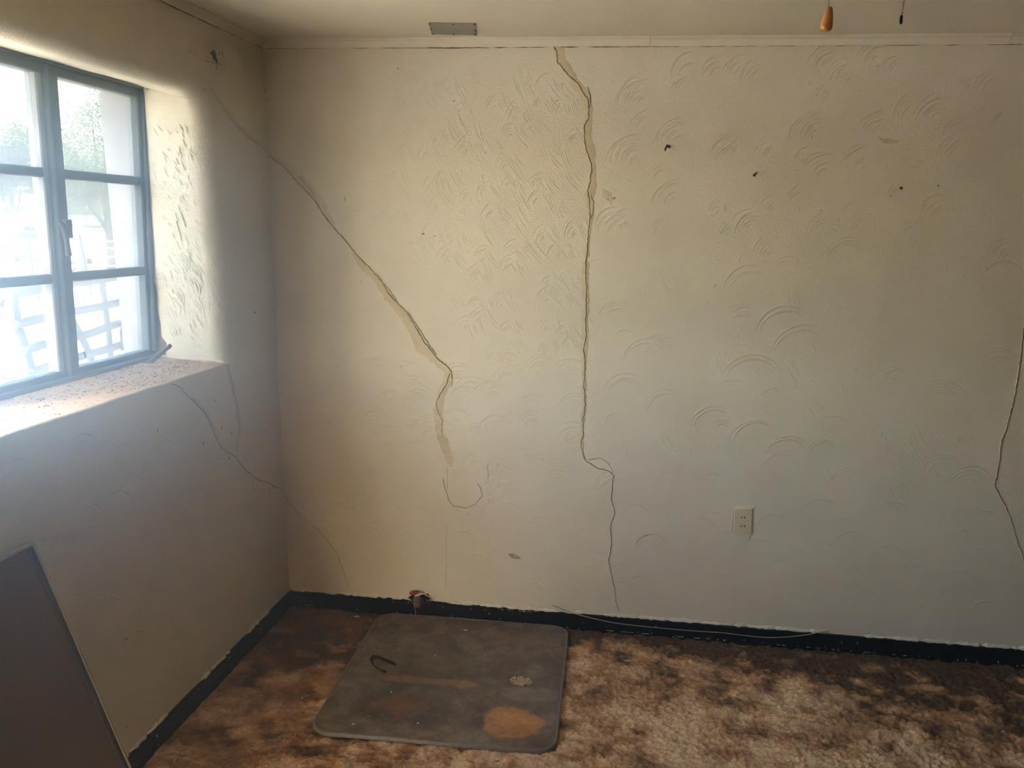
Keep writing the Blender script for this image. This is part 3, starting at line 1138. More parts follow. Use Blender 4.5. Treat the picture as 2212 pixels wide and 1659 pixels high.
# scuffs, specks and stains
mb = MB()
for i in range(95):
    px, py = random.uniform(600, 2205), random.uniform(110, 1320)
    x, z = BW(px, py)
    fleck(mb, S_back(x, z, 0.0004), random.uniform(.0008, .0026), random.uniform(.0006, .0016), (0, -1, 0), random.uniform(0, 3), .0005)
for px, py, a, b, an in [(1327, 428, 7, 4, .6), (1315, 421, 5, 2, .2), (1313, 431, 3, 4, .2), (712, 913, 2, 10, 0), (866, 792, 4, 3, .5), (612, 938, 3, 3, 0), (600, 815, 3, 5, 0), (600, 773, 3, 4, 0), (1076, 1003, 5, 3, .4), (1174, 992, 4, 2, .2), (1925, 423, 8, 2, .3), (2028, 401, 5, 4, 0), (980, 218, 7, 2, .1), (860, 148, 4, 3, .3), (870, 145, 3, 2, .4), (915, 505, 8, 4, .1), (940, 510, 6, 3, .3), (889, 525, 4, 2, 0), (1552, 525, 3, 2, 0), (1175, 885, 3, 2, 0), (1135, 858, 3, 3, 0), (805, 1070, 2, 2, 0), (735, 1030, 2, 2, 0), (647, 1207, 3, 3, 0), (700, 1065, 2, 2, 0), (598, 1190, 2, 8, 0), (745, 430, 2, 14, 0)]:
    x, z = BW(px, py)
    fleck(mb, S_back(x, z, 0.0005), a * PX * .5, b * PX * .5, (0, -1, 0), an, .0005)
sp = mb.build('wall_specks', M['speck'], wall_back)
sp['kind'] = 'stuff'
mb = MB()
for px, py, a, b, an in [(462, 128, 0, 0, 0), (466, 145, 3, 5, 0), (478, 117, 2, 7, .2), (471, 117, 2, 3, .4), (316, 236, 3, 6, .6), (550, 675, 5, 4, .2), (440, 958, 3, 4, 0), (585, 345, 2, 5, 0), (570, 195, 3, 4, 0), (572, 216, 2, 3, 0), (595, 225, 3, 3, 0), (465, 865, 2, 3, 0), (480, 925, 2, 6, 0), (500, 935, 2, 5, 0), (496, 990, 5, 3, .6), (546, 1040, 2, 4, .2), (340, 930, 2, 3, 0), (270, 1380, 3, 3, 0), (385, 1365, 2, 2, 0), (273, 1572, 2, 2, .4), (387, 790, 3, 5, 0)]:
    y, z = LW(px, py)
    if a and not (-.47 > y and 1.2 < z < 2.2):
        fleck(mb, S_left(y, z, 0.0005), a * PX, b * PX, (1, 0, 0), an, .0006)
for i in range(70):
    px, py = random.uniform(380, 600), random.uniform(100, 1250)
    y, z = LW(px, py)
    if y < -.44 and 1.15 < z < 2.25 or z > 2.4 or z < .1 or y > -.02: continue
    fleck(mb, S_left(y, z, 0.0004), random.uniform(.0008, .002), random.uniform(.0008, .003), (1, 0, 0), random.uniform(0, 3), .0005)
sp = mb.build('wall_specks', M['speck'], wall_left)
sp['kind'] = 'stuff'
# torn grey spot beside the ceiling corner
mb = MB()
outl = [(458, 108), (461, 109), (464, 118), (467, 130), (469, 136), (465, 136), (462, 129), (459, 130), (457, 121), (455, 117), (450, 116), (453, 113), (456, 112)]
top = []
for px, py in outl:
    y, z = LW(px, py)
    top.append(S_left(y, z, .0012))
bot = [(p[0] - .0014, p[1], p[2]) for p in top]
n = len(top)
mb.add(top + bot, [tuple(range(n))] + [(i, (i + 1) % n, (i + 1) % n + n, i + n) for i in range(n)])
m_scar = mat('blue_grey_underpaint', (0.16, 0.175, 0.22), 0.8, 0.2, scale=60)
mb.build('paint_scar', m_scar, wall_left)
mb = MB()
for seg in [[(405, 109), (415, 113), (424, 117)], [(436, 130), (455, 135), (470, 138), (484, 141)], [(440, 123), (452, 126)]]:
    pts = densify([LW(*p) for p in seg], .006, .0006)
    ribbon(mb, S_left, [(p[0], p[1], .9) for p in pts], [(-.0012, -.0003), (0, .0008), (.0012, -.0003)], 0)
s = mb.build('scratch', M['speck'], wall_left)
# stains on the back wall
for outl, nm in [([(1898, 296), (1910, 298), (1930, 300), (1942, 304), (1940, 309), (1922, 310), (1908, 309), (1902, 304)], 'stain')]:
    mb = MB()
    top = [S_back(*BW(*p), .0007) for p in outl]
    mb.add(top, [tuple(range(len(top)))])
    m_st = mat('brown_stain', (0.56, 0.45, 0.29), 0.8, scale=50, col2=(0.68, 0.61, 0.47))
    mb.build(nm, m_st, wall_back)
mb = MB()
top = [S_back(*BW(*p), .0007) for p in [(1098, 1196), (1108, 1195), (1122, 1202), (1126, 1207), (1114, 1207), (1104, 1204)]]
mb.add(top, [tuple(range(len(top)))])
mb.build('stain', mat('grey_smear', (0.40, 0.37, 0.30), 0.8, 0.3, scale=80), wall_back)

# ------------------------------------------------------------------ window
win = empty('window_1', (-.31, -1.2, 1.22))
tag(win, kind='structure')
FX = -.305


def wbar(mb, y0, y1, z0, z1, x0=-.335, x1=-.285, b=.004, mi=0):
    s = len(mb.v)
    ny, nzz = max(1, int((y1 - y0) / .05)), max(1, int((z1 - z0) / .05))
    mb.box((x0, y0, z0), (x1, y1, z1), mi, b)
    mb.xf(lambda p: Vector((p.x + KL * p.z, SH(p.y, p.z), p.z)), s)


def wpart(name, bars, m):
    mb = MB()
    for q in bars: wbar(mb, *q[:4], **(q[4] if len(q) > 4 else {}))
    o = mb.build(name, m)
    o.parent = win
    o.matrix_parent_inverse = win.matrix_world.inverted() if False else Matrix.Translation(-Vector(win.location))
    return o


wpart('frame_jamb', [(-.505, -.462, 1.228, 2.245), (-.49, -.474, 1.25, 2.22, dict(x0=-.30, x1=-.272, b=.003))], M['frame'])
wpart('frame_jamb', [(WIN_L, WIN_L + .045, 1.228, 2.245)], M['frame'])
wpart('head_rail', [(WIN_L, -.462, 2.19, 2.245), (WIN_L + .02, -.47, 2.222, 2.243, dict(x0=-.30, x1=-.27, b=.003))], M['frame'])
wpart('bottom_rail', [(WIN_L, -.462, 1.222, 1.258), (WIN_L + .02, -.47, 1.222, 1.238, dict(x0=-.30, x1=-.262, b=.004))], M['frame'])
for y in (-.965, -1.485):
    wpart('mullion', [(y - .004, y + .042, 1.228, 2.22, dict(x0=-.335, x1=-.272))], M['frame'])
    wpart('mullion_strip', [(y - .030, y - .004, 1.235, 2.21, dict(x0=-.335, x1=-.292))], M['mullion_pale'])  # paler strip along the left of the mullion
cols = [(-.923, -.505), (-1.443, -.995), (WIN_L + .045, -1.515)]
for a, b in cols:
    for z in (1.545, 1.876):
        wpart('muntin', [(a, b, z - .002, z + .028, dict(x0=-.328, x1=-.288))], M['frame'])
for a, b in cols:
    for z0, z1 in ((1.256, 1.546), (1.572, 1.877), (1.902, 2.192)):
        mb = MB()
        s = len(mb.v)
        mb.box((-.315, a - .004, z0 - .004), (-.311, b + .004, z1 + .004))
        mb.xf(lambda p: Vector((p.x + KL * p.z, SH(p.y, p.z), p.z)), s)
        o = mb.build('pane', M['glass'] if a > -1.45 else M['unseen_clear_glass'], win)
        o.matrix_parent_inverse = Matrix.Translation(-Vector(win.location))
# ragged old paint along the outer edge of the jamb
mb = MB()
vs, fs = [], []
N = 44
for i in range(N):
    z = 1.235 + (2.235 - 1.235) * i / (N - 1)
    y = SH(-.462, z)
    w = .016 + .014 * float(vn(np.array(z), np.array(.3), .05, 5)) + (.02 if z < 1.3 else 0)
    vs += [(KL * z - .288, y - .004, z), (KL * z - .286 + w * .3, y - .006, z), (KL * z - .282 + w, y - .0045 + .001, z)]
for i in range(N - 1):
    for j in range(2):
        a = i * 3 + j
        fs.append((a, a + 1, a + 4, a + 3))
mb.add(vs, fs)
o = mb.build('rusty_edge', M['rust'], win)
o.matrix_parent_inverse = Matrix.Translation(-Vector(win.location))


def P3(px, py, d):
    y, z = LW(px, py, d)
    return Vector((KL * z - d, y, z))


def wchild(mb, name, m, smooth='auto'):
    o = mb.build(name, m, win, smooth)
    o.matrix_parent_inverse = Matrix.Translation(-Vector(win.location))
    return o


# curved latch handle on the mullion
mb = MB()
pts = [P3(118, 484, .262), P3(128, 481, .250), P3(135, 488, .243), P3(140, 503, .240), P3(144, 522, .240), P3(147, 540, .242), P3(149, 552, .243)]
mb.tube(pts[1:], [.010, .010, .0085, .008, .009, .0095], 10)
s = len(mb.v)
mb.box((-.275, -.972 + .012, 1.685), (-.255, -.972 + .044, 1.745), 0, .004)
mb.xf(lambda p: Vector((p.x + KL * p.z, SH(p.y, p.z), p.z)), s)
wchild(mb, 'latch_handle', M['handle'])
# crank handle lying on the right end of the sill
mb = MB()
a, b = P3(322, 783, .24), P3(366, 748, .15)
mb.tube([P3(312, 791, .250), P3(316, 785, .246), a, a.lerp(b, .3), a.lerp(b, .62), a.lerp(b, .66), b, b + (b - a).normalized() * .006], [.010, .0115, .011, .0098, .008, .0066, .0078, .0068], 12)
mb.tube([P3(306, 786, .262), P3(316, 790, .25), P3(324, 795, .24)], [.010, .015, .012], 10)
mb.tube([P3(285, 795, .268), P3(300, 795, .26), P3(318, 796, .25)], [.006, .010, .012], 8)
wchild(mb, 'crank_handle', M['handle'])

# debris on the sill
mb = MB()


def sill_pt(t, e):
    """t along the wall (0 at the right end), e depth 0 front .. 1 frame"""
    y0, y1 = YR - .01, SH(-.47, 1.23)
    y = (y0 + (y1 - y0) * e) - t
    return Vector((-.012 - .275 * e, y, 1.2105 + .0165 * e))


for i in range(1700):
    t = abs(random.gauss(0, .42)) if random.random() < .8 else random.uniform(0, 1.3)
    e = min(.97, max(.04, random.betavariate(1.6, 1.1)))
    if t < .16 and random.random() < .7: e = random.uniform(.02, .97)
    p = sill_pt(t + .01, e)
    sz = random.choice((.0009, .0012, .0012, .0018, .0018, .0026, .0036))
    fleck(mb, p, sz * random.uniform(.8, 1.8), sz * .7, (random.uniform(-.4, .4), random.uniform(-.4, .4), 1), random.uniform(0, 3), random.uniform(.0004, .0016), random.choice((0, 0, 1, 1, 1, 2)))
for i in range(26):
    p = sill_pt(random.uniform(0, .9), random.uniform(.3, .97))
    a = random.uniform(0, 3)
    L = random.uniform(.008, .03)
    mb.tube([p + Vector((0, 0, .002)), p + Vector((L * math.cos(a) * .5, L * math.sin(a) * .5, .004)), p + Vector((L * math.cos(a), L * math.sin(a), .002))], .0009, 5, random.choice((1, 2)))
for i in range(14):
    p = sill_pt(random.uniform(-.005, .05), random.uniform(.02, .35))
    a = random.uniform(-.5, 1.2)
    L = random.uniform(.02, .045)
    mb.tube([p + Vector((0, 0, .002)), p + Vector((-L * math.cos(a) * .5, L * math.sin(a) * .5 - .004, .005)), p + Vector((-L * math.cos(a), L * math.sin(a) * .2, .003))], .0012, 5, 1)
o = mb.build('sill_debris', [M['dirt'], M['sill'], M['twig']])
tag(o, 'loose dirt flakes and dead insects scattered over the window sill', 'debris', kind='stuff')
# insect on the glass
def bug(name, p, s, up, side, label):
    r = empty(name, p)
    tag(r, label, 'insect')
    mbb = MB()
    up, side = Vector(up).normalized(), Vector(side).normalized()
    mbb.tube([up * -s, up * -.6 * s, up * 0, up * .5 * s, up * .9 * s], [.05 * s, .22 * s, .2 * s, .24 * s, .08 * s], 8)
    mbb.build('body', M['speck'], r, 'auto')
    for q in (-1, 1):
        w = MB()
        n3 = up.cross(side)
        w.add([up * .3 * s + n3 * .12 * s, side * q * .35 * s - up * .9 * s + n3 * .12 * s, side * q * .12 * s - up * 1.15 * s + n3 * .14 * s, up * .3 * s + n3 * .14 * s], [(0, 1, 2, 3)])
        w.build('wing', M['speck'], r)
        for k in (-.2, .15, .4):
            l = MB()
            l.tube([up * k * s, side * q * .45 * s + up * (k + .1) * s, side * q * .6 * s + up * (k - .2) * s], .03 * s, 5)
            l.build('leg', M['speck'], r)
    return r


p = P3(183, 767, .303)
bug('dead_fly', p, .013, (0, .45, -1), (0, 1, .4), 'small dark dead fly stuck low on the right window pane')

# ------------------------------------------------------------------ carpet
gx = np.linspace(-.005, RX, 780)
gy = np.concatenate([np.linspace(RY0, -1.45, 90), np.linspace(-1.445, .0, 330)])
U, V = np.meshgrid(gx, gy, indexing='ij')
rnd = RNG.random(U.shape)
lump = fbm(U, V, .05, 101, 3)
fine = vn(U, V, .014, 111)
flat = np.clip((V + 1.3) / 1.3, 0, 1) * .4
crush = np.clip((.9 - U) / .7, 0, 1)
hgt = -.004 + .013 * (lump - .5) + (.010 - .006 * crush) * (fine - .5) + (.007 - .003 * crush) * (rnd - .5)
# a raised wrinkle running across the front
xa, ya = FL(1515, 1528)
xb, yb = FL(1990, 1592)
tt = np.clip(((U - xa) * (xb - xa) + (V - ya) * (yb - ya)) / ((xb - xa) ** 2 + (yb - ya) ** 2), 0, 1)
dd = np.hypot(U - (xa + tt * (xb - xa)), V - (ya + tt * (yb - ya)) + .006 * np.sin(tt * 11))
wr = np.exp(-(dd / .011) ** 2)
hgt = hgt + .017 * wr
_in = (U > .44) & (U < 1.345) & (V > -.945)
hgt = np.where(_in & (U > .47 - .02 * V) & (U < 1.31 - .04 * V), np.minimum(hgt, .001), hgt)
# tone: darker towards the walls, paler at the front, orange-brown on the left
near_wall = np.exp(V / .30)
left = np.clip((1.35 - U) / .9, 0, 1)
right = np.clip((U - 2.1) / 1.0, 0, 1)
blot = .6 * fbm(U, V * 1.5, .17, 121, 4) + .4 * fbm(U, V * 1.4, .085, 123, 4)
blot2 = fbm(U + 3, V, .06, 131, 3)
dark_mix = .72 * near_wall + .62 * left * np.clip(1.15 + V * .55, .3, 1) + .42 * right * np.clip(1.15 + V * .9, 0, 1) + (blot - .5) * 1.9 + (blot2 - .5) * 1.3 + .13
dark_mix = dark_mix + np.clip((V + .62) / .5, 0, 1) * .25
dark_mix = np.clip(dark_mix, 0, 1)
palec = np.array([0.80, 0.555, 0.345])
midc = np.array([0.50, 0.285, 0.145])
dark = np.array([0.125, 0.075, 0.043])
t1, t2 = np.clip(dark_mix * 2, 0, 1)[..., None], np.clip(dark_mix * 2 - 1, 0, 1)[..., None]
colr = palec * (1 - t1) + midc * t1
colr = colr * (1 - t2) + dark * t2
rusty = (left * np.clip(fbm(U, V, .12, 141, 3) * 2.4 - .95, 0, 1))[..., None]
colr = colr * (1 - .7 * rusty) + np.array([0.32, 0.15, 0.06]) * .7 * rusty
colr = colr * (0.72 + .56 * rnd[..., None]) * (1 - .35 * np.clip(.5 - fine, 0, 1)[..., None])  # crevice shade put into the colour: low pile darker, tips lighter
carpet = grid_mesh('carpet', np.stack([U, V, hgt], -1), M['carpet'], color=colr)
tag(carpet, 'worn brown shag carpet, darker along the walls, covering the floor', 'carpet')

# ------------------------------------------------------------------ chair mat
TL, TR, BR, BL = Vector((.450, -.034, 0)), Vector((1.302, -.022, 0)), Vector((1.338, -.905, 0)), Vector((.478, -.935, 0))
N = 150


def bil(s, t):
    return TL * (1 - s) * (1 - t) + TR * s * (1 - t) + BR * s * t + BL * (1 - s) * t


ss = np.linspace(0, 1, N)
S_, T_ = np.meshgrid(ss, ss, indexing='ij')
# square -> rounded square
RCN = .085
S2, T2 = S_ * 2 - 1, T_ * 2 - 1
k = 1 - RCN * 2
mx = np.maximum(np.abs(S2), np.abs(T2)) + 1e-9
# shrink the corners only
cx, cy = np.clip(np.abs(S2) - k, 0, 1), np.clip(np.abs(T2) - k, 0, 1)
cr = 1 - k
q = np.maximum(cx, cy)
l = np.hypot(cx, cy) + 1e-9
fac = np.where((cx > 0) & (cy > 0), q / l, 1.0)
S3 = np.where(cx > 0, np.sign(S2) * (k + cx * fac), S2)
T3 = np.where(cy > 0, np.sign(T2) * (k + cy * fac), T2)
Sq, Tq = (S3 + 1) / 2, (T3 + 1) / 2
XX = TL.x * (1 - Sq) * (1 - Tq) + TR.x * Sq * (1 - Tq) + BR.x * Sq * Tq + BL.x * (1 - Sq) * Tq
YY = TL.y * (1 - Sq) * (1 - Tq) + TR.y * Sq * (1 - Tq) + BR.y * Sq * Tq + BL.y * (1 - Sq) * Tq
edge = np.minimum(np.minimum(Sq, 1 - Sq), np.minimum(Tq, 1 - Tq))
ZZ = .0125 + .004 * (fbm(XX, YY, .22, 201, 2) - .5) + .0016 * (fbm(XX, YY, .03, 211, 2) - .5)


def blob(px, py, wx, wy, seed, amp=.5, soft=.35):
    """soft-edged irregular stain around a photo point, radii in photo px"""
    x0, y0 = FL(px, py)
    x1, _ = FL(px + wx, py)
    _, y1 = FL(px, py + wy)
    rx, ry = abs(x1 - x0), abs(y1 - y0)
    d = np.hypot((XX - x0) / rx, (YY - y0) / ry) + (fbm(XX, YY, max(rx, .03) * .7, seed, 3) - .5) * 2 * amp
    return np.clip((1 + soft / 2 - d) / soft, 0, 1)[..., None]


base = np.array([0.205, 0.150, 0.108])
n1 = fbm(XX, YY, .18, 221, 4)[..., None]
n2 = fbm(XX, YY, .035, 231, 3)[..., None]
n3 = fbm(XX, YY, .07, 251, 4)[..., None]
n4 = RNG.random(XX.shape)[..., None]
mc = base * (.35 + 1.3 * n1) * (.6 + .8 * n2) * (.5 + 1.0 * n3) * (.85 + .3 * n4)
mixc = lambda c, m_, a: c * (1 - m_ * a) + np.array(m_col) * (m_ * a)


def lay(m_, col, a=1.0):
    global mc
    mc = mc * (1 - m_ * a) + np.array(col) * (.75 + .5 * n2) * (m_ * a)


lay(blob(900, 1430, 130, 60, 1), (0.117, 0.097, 0.058), .55)
lay(blob(1060, 1400, 140, 60, 2), (0.186, 0.145, 0.110), .5)
lay(blob(940, 1345, 120, 16, 3), (0.166, 0.117, 0.062), .5)
lay(blob(880, 1500, 110, 40, 4), (0.103, 0.091, 0.066), .6)
lay(blob(850, 1535, 130, 28, 5), (0.083, 0.069, 0.050), .6)
lay(blob(1000, 1545, 110, 34, 6), (0.117, 0.091, 0.076), .5)
lay(blob(1130, 1480, 120, 60, 7), (0.172, 0.145, 0.127), .65)
lay(blob(980, 1490, 70, 20, 8), (0.193, 0.159, 0.138), .5)
lay(blob(860, 1522, 55, 22, 9, .6), (0.276, 0.131, 0.055), .55)
lay(blob(870, 1540, 24, 16, 13, .6), (0.276, 0.124, 0.052), .5)
lay(blob(930, 1472, 95, 9, 10, .6), (0.331, 0.186, 0.083), .65)
lay(blob(985, 1475, 60, 8, 11, .6), (0.373, 0.228, 0.110), .6)
lay(blob(960, 1436, 40, 18, 12, .6), (0.207, 0.138, 0.062), .45)
lay(blob(1105, 1450, 55, 22, 14, .6), (0.166, 0.097, 0.062), .6)
lay(blob(1150, 1500, 70, 14, 15, .7), (0.331, 0.283, 0.248), .45)
lay(blob(1062, 1494, 12, 8, 16, .6), (0.373, 0.207, 0.124), .7)
lay(blob(1100, 1560, 66, 36, 17, .42, .18), (0.580, 0.269, 0.103), .92)
lay(blob(1085, 1552, 45, 20, 18, .7), (0.690, 0.345, 0.138), .45)
lay(blob(1130, 1578, 30, 12, 19, .7), (0.455, 0.186, 0.069), .5)
lay(blob(1148, 1540, 5, 5, 20, .2), (0.235, 0.138, 0.083), .8)
lay(blob(1190, 1362, 40, 16, 21), (0.152, 0.124, 0.110), .5)
lay(blob(1110, 1374, 45, 8, 22, .6), (0.221, 0.152, 0.083), .5)
lay(np.clip((.05 - edge) / .05, 0, 1)[..., None], (0.138, 0.117, 0.103), .35)
specks = fbm(XX, YY, .05, 261, 4)[..., None]
lay(np.clip(specks * 7 - 4.4, 0, 1), (0.30, 0.20, 0.12), .55)
lay(np.clip(fbm(XX + 2, YY, .11, 271, 5)[..., None] * 6 - 3.6, 0, 1) * np.clip((XX[..., None] - .75) / .4, 0, 1), (0.30, 0.26, 0.23), .5)
lay(np.clip(fbm(XX, YY + 4, .09, 281, 5)[..., None] * 6 - 3.7, 0, 1), (0.085, 0.072, 0.05), .6)
# worn-through hole over the carpet
hx, hy = FL(1125, 1472)
hx2, _ = FL(1125 + 25, 1472)
_, hy2 = FL(1125, 1472 + 10)
hd = np.hypot((XX - hx) / abs(hx2 - hx), (YY - hy) / abs(hy2 - hy)) + (fbm(XX, YY, .024, 241, 3) - .5) * 1.8
skip = (hd[:-1, :-1] < 1)
ZZ = ZZ + .003 * np.exp(-((hd - 1.1) / .3) ** 2)
for px, py, w, s in [(915, 1487, 14, 1), (925, 1484, 10, 2), (977, 1490, 8, 3), (935, 1481, 16, 4)]:
    x0, y0 = FL(px, py)
    ZZ = ZZ + .0035 * np.exp(-(((XX - x0) / (w * .0017)) ** 2 + ((YY - y0) / .006) ** 2))
cm = empty('chair_mat', (.9, -.48, 0))
tag(cm, 'stained dark vinyl chair mat with rounded corners, a rust patch and a worn hole', 'mat')
Pm = np.stack([XX - .9, YY + .48, ZZ], -1)
grid_mesh('mat_sheet', Pm, M['mat'], cm, color=mc, skip=skip)
# rolled border of the mat
ring = [(i, 0) for i in range(N)] + [(N - 1, j) for j in range(1, N)] + [(i, N - 1) for i in range(N - 2, -1, -1)] + [(0, j) for j in range(N - 2, 0, -1)]
mb = MB()
pr = [(-.003, .0), (-.002, .0014), (.001, .0018), (.0045, .0010), (.0055, -.0006)]
vs, fs = [], []
c0 = Vector((0, 0, 0))
for a_, (i, j) in enumerate(ring):
    p = Vector(Pm[i, j])
    i0, i1 = ring[(a_ - 2) % len(ring)], ring[(a_ + 2) % len(ring)]
    d = (Vector(Pm[i1]) - Vector(Pm[i0]))
    d.z = 0
    d.normalize()
    nin = Vector((-d.y, d.x, 0))
    if nin.dot(Vector((-p.x, -p.y, 0))) < 0: nin = -nin
    vs.append(p - nin * .0045 + Vector((0, 0, -.012)))
    for o, h in pr: vs.append(p + nin * o + Vector((0, 0, h)))
K = len(pr) + 1
for a_ in range(len(ring)):
    b_ = (a_ + 1) % len(ring)
    for j in range(K - 1):
        fs.append((a_ * K + j, a_ * K + j + 1, b_ * K + j + 1, b_ * K + j))
mb.add(vs, fs)
mb.build('mat_border', M['mat_edge'], cm, True)
# carpet tufts pushing through the hole
mb = MB()
for i in range(170):
    a, r = random.uniform(0, 6.28), math.sqrt(random.random()) * .95
    x, y = hx + r * math.cos(a) * abs(hx2 - hx), hy + r * math.sin(a) * abs(hy2 - hy)
    l = random.uniform(.007, .013)
    dx, dy = random.uniform(-.004, .004), random.uniform(-.004, .004)
    mb.tube([(x, y, .004), (x + dx * .5, y + dy * .5, .008 + l * .6), (x + dx, y + dy, .008 + l)], [.0018, .0022, .0012], 5)
o = mb.build('tufts', M['tuft'], carpet)
o['kind'] = 'stuff'


# ------------------------------------------------------------------ small things on the mat and the floor
def chip_thing(px, py, L, wdt, ang, z=.0155, label='small pale paint chip lying on the stained chair mat', grp='pale chips on the mat', name='paint_chip'):
    x, y = FL(px, py, z)
    mb = MB()
    fleck(mb, (0, 0, 0), L, wdt, (0, 0, 1), ang, .0022)
    o = mb.build(name, M['chip'])
    o.location = (x, y, z)
    tag(o, label, 'debris', grp)


chip_thing(1006, 1361, .011, .003, .1, label='longer pale paint chip near the back edge of the mat', grp=None)
chip_thing(940, 1416, .004, .003, 1.0, label='pale curled chip in the middle of the mat', grp=None)
chip_thing(763, 1564, .006, .0035, .5, label='white chip near the front left corner of the mat', grp=None)
for px, py, L in [(845, 1495, .004), (795, 1547, .003), (902, 1562, .004), (1048, 1415, .003), (976, 1348, .003), (971, 1556, .002), (705, 1548, .002)]:
    chip_thing(px, py, L, L * .7, random.uniform(0, 3))
for px, py, L in [(691, 1353, .003), (800, 1340, .004), (653, 1507, .003), (638, 1586, .003), (1413, 1524, .003), (1878, 1560, .003), (2165, 1580, .003), (614, 1600, .003), (575, 1655, .004), (1454, 1376, .003)]:
    chip_thing(px, py, L, L * .7, random.uniform(0, 3), .008, 'tiny pale chip lying loose on the brown carpet', 'pale chips on the carpet')
# curled wood shaving right of the mat
x, y = FL(1357, 1428)
mb = MB()
mb.tube([(-.018, .002, 0), (-.006, -.001, .003), (.008, .001, .002), (.018, .004, 0)], [.001, .0018, .0018, .001], 6)
o = mb.build('wood_sliver', M['tuft'])
o.location = (x, y, .012)
tag(o, 'thin pale wood sliver on the carpet right of the mat', 'debris')
x, y = FL(770, 1331)
mb = MB()
mb.tube([(-.016, .002, 0), (0, 0, .003), (.014, .003, .001)], [.0012, .0022, .001], 6)
mb.tube([(-.004, -.004, 0), (.006, .004, .004), (.012, -.004, .002)], [.001, .002, .001], 6)
o = mb.build('wood_sliver', M['chip'])
o.location = (x, y, .008)
tag(o, 'pale crumpled sliver on the carpet by the back left mat corner', 'debris')
x, y = FL(478, 1495)
chip_thing(478, 1497, .007, .003, 1.1, .006, 'pale chip on the carpet against the left baseboard', None)
# leaf
x, y = FL(731, 1394)
mb = MB()
for a, L in ((.6, .040), (2.4, .034), (3.6, .026)):
    n = 7
    d = Vector((math.cos(a), math.sin(a), 0))
    w = Vector((-d.y, d.x, 0))
    vs = []
    for i in range(n):
        t = i / (n - 1)
        wd = .010 * math.sin(math.pi * min(.98, t * .95 + .04))
        z = .006 + .006 * math.sin(2.6 * t)
        vs += [d * L * t + w * wd + Vector((0, 0, z + .003)), d * L * t + Vector((0, 0, z)), d * L * t - w * wd + Vector((0, 0, z + .003))]
    mb.add(vs, [(i * 3 + j, i * 3 + j + 1, i * 3 + j + 4, i * 3 + j + 3) for i in range(n - 1) for j in range(2)])
r = empty('dry_leaf', (x, y, .004))
tag(r, 'curled green leaf on the carpet left of the mat', 'leaf')
mb.build('leaf_blade', M['leaf'], r, True)
mb = MB()
mb.tube([(0, 0, .006), (-.012, .006, .006), (-.022, .016, .004)], .0011, 6)
mb.build('stem', M['leaf'], r)
# bent dark twig on the mat
mb = MB()
pts = [FL(800, 1427), FL(806, 1422), FL(818, 1424), FL(834, 1430), FL(850, 1435), FL(856, 1438)]
mb.tube([(p[0], p[1], .018 + .004 * math.sin(i)) for i, p in enumerate(pts)], [.003, .006, .005, .006, .007, .003], 8)
pts = [FL(801, 1426), FL(806, 1438), FL(812, 1444), FL(822, 1450), FL(832, 1454)]
mb.tube([(p[0], p[1], .017) for p in pts], [.005, .003, .0025, .003, .006], 8)
o = mb.build('bent_twig', M['twig'], smooth='auto')
tag(o, 'bent dark twig lying on the left half of the chair mat', 'twig')

# ------------------------------------------------------------------ broken plaster hole with a pipe stub over the baseboard
stub = empty('pipe_stub', (.622, 0, 0))
tag(stub, 'broken pipe stub with a red cap poking out above the black baseboard', 'pipe')


def loc(px, py, d):
    x, z = BW(px, py)
    return Vector((x - .622, -d, z))


mb = MB()
ring = [loc(883, 1288, .0135), loc(897, 1280, .004), loc(915, 1276, .003), loc(924, 1280, .003), loc(932, 1289, .0135), loc(925, 1297, .0145), loc(908, 1302, .015), loc(892, 1296, .0145)]
cen = loc(912, 1289, .006)
mb.add(ring + [cen], [(i, (i + 1) % 8, 8) for i in range(8)])
mb.build('hole', M['black'], stub)
mb = MB()
mb.tube([loc(904, 1303, .012), loc(904, 1292, .022), loc(905, 1282, .024), loc(906, 1277, .018)], [.020, .019, .017, .013], 12)
mb.build('pipe', M['pipe'], stub, 'auto')
mb = MB()
mb.tube([loc(889, 1275, .030), loc(893, 1275.5, .030), loc(904, 1275, .028), loc(908, 1275, .026)], [.006, .0075, .0075, .004], 10)
mb.build('red_cap', M['red'], stub, 'auto')
mb = MB()
mb.tube([loc(901, 1280, .036), loc(908, 1278, .034), loc(914, 1276, .028), loc(917, 1279, .02)], [.004, .006, .006, .004], 8)
mb.build('pale_fitting', M['chip'], stub, 'auto')
mb = MB()
mb.tube([loc(900, 1281, .034), loc(899, 1290, .036), loc(899, 1305, .030), loc(901, 1318, .024), loc(901, 1330, .022)], [.0012, .0012, .0012, .002, .002], 6)
mb.build('hanging_wire', M['cable'], stub)
mb = MB()
for i in range(26):
    t = random.uniform(0, 1)
    p = loc(random.uniform(883, 938), 0, .014)
    q_ = loc(random.uniform(884, 938), random.uniform(1286, 1300), random.uniform(.014, .017))
    fleck(mb, q_, random.uniform(.003, .008), random.uniform(.002, .005), (random.uniform(-.5, .5), -1, random.uniform(-.2, .8)), random.uniform(0, 3), .003)
o = mb.build('crumbled_plaster', M['pipe'], stub)
o['kind'] = 'stuff'
mb = MB()
for seg in ([(920, 1283), (926, 1285), (935, 1290), (941, 1287)],):
    mb.tube([loc(*p, .012) for p in seg], .0022, 6)
mb.build('plaster_edge', M['patch'], stub)

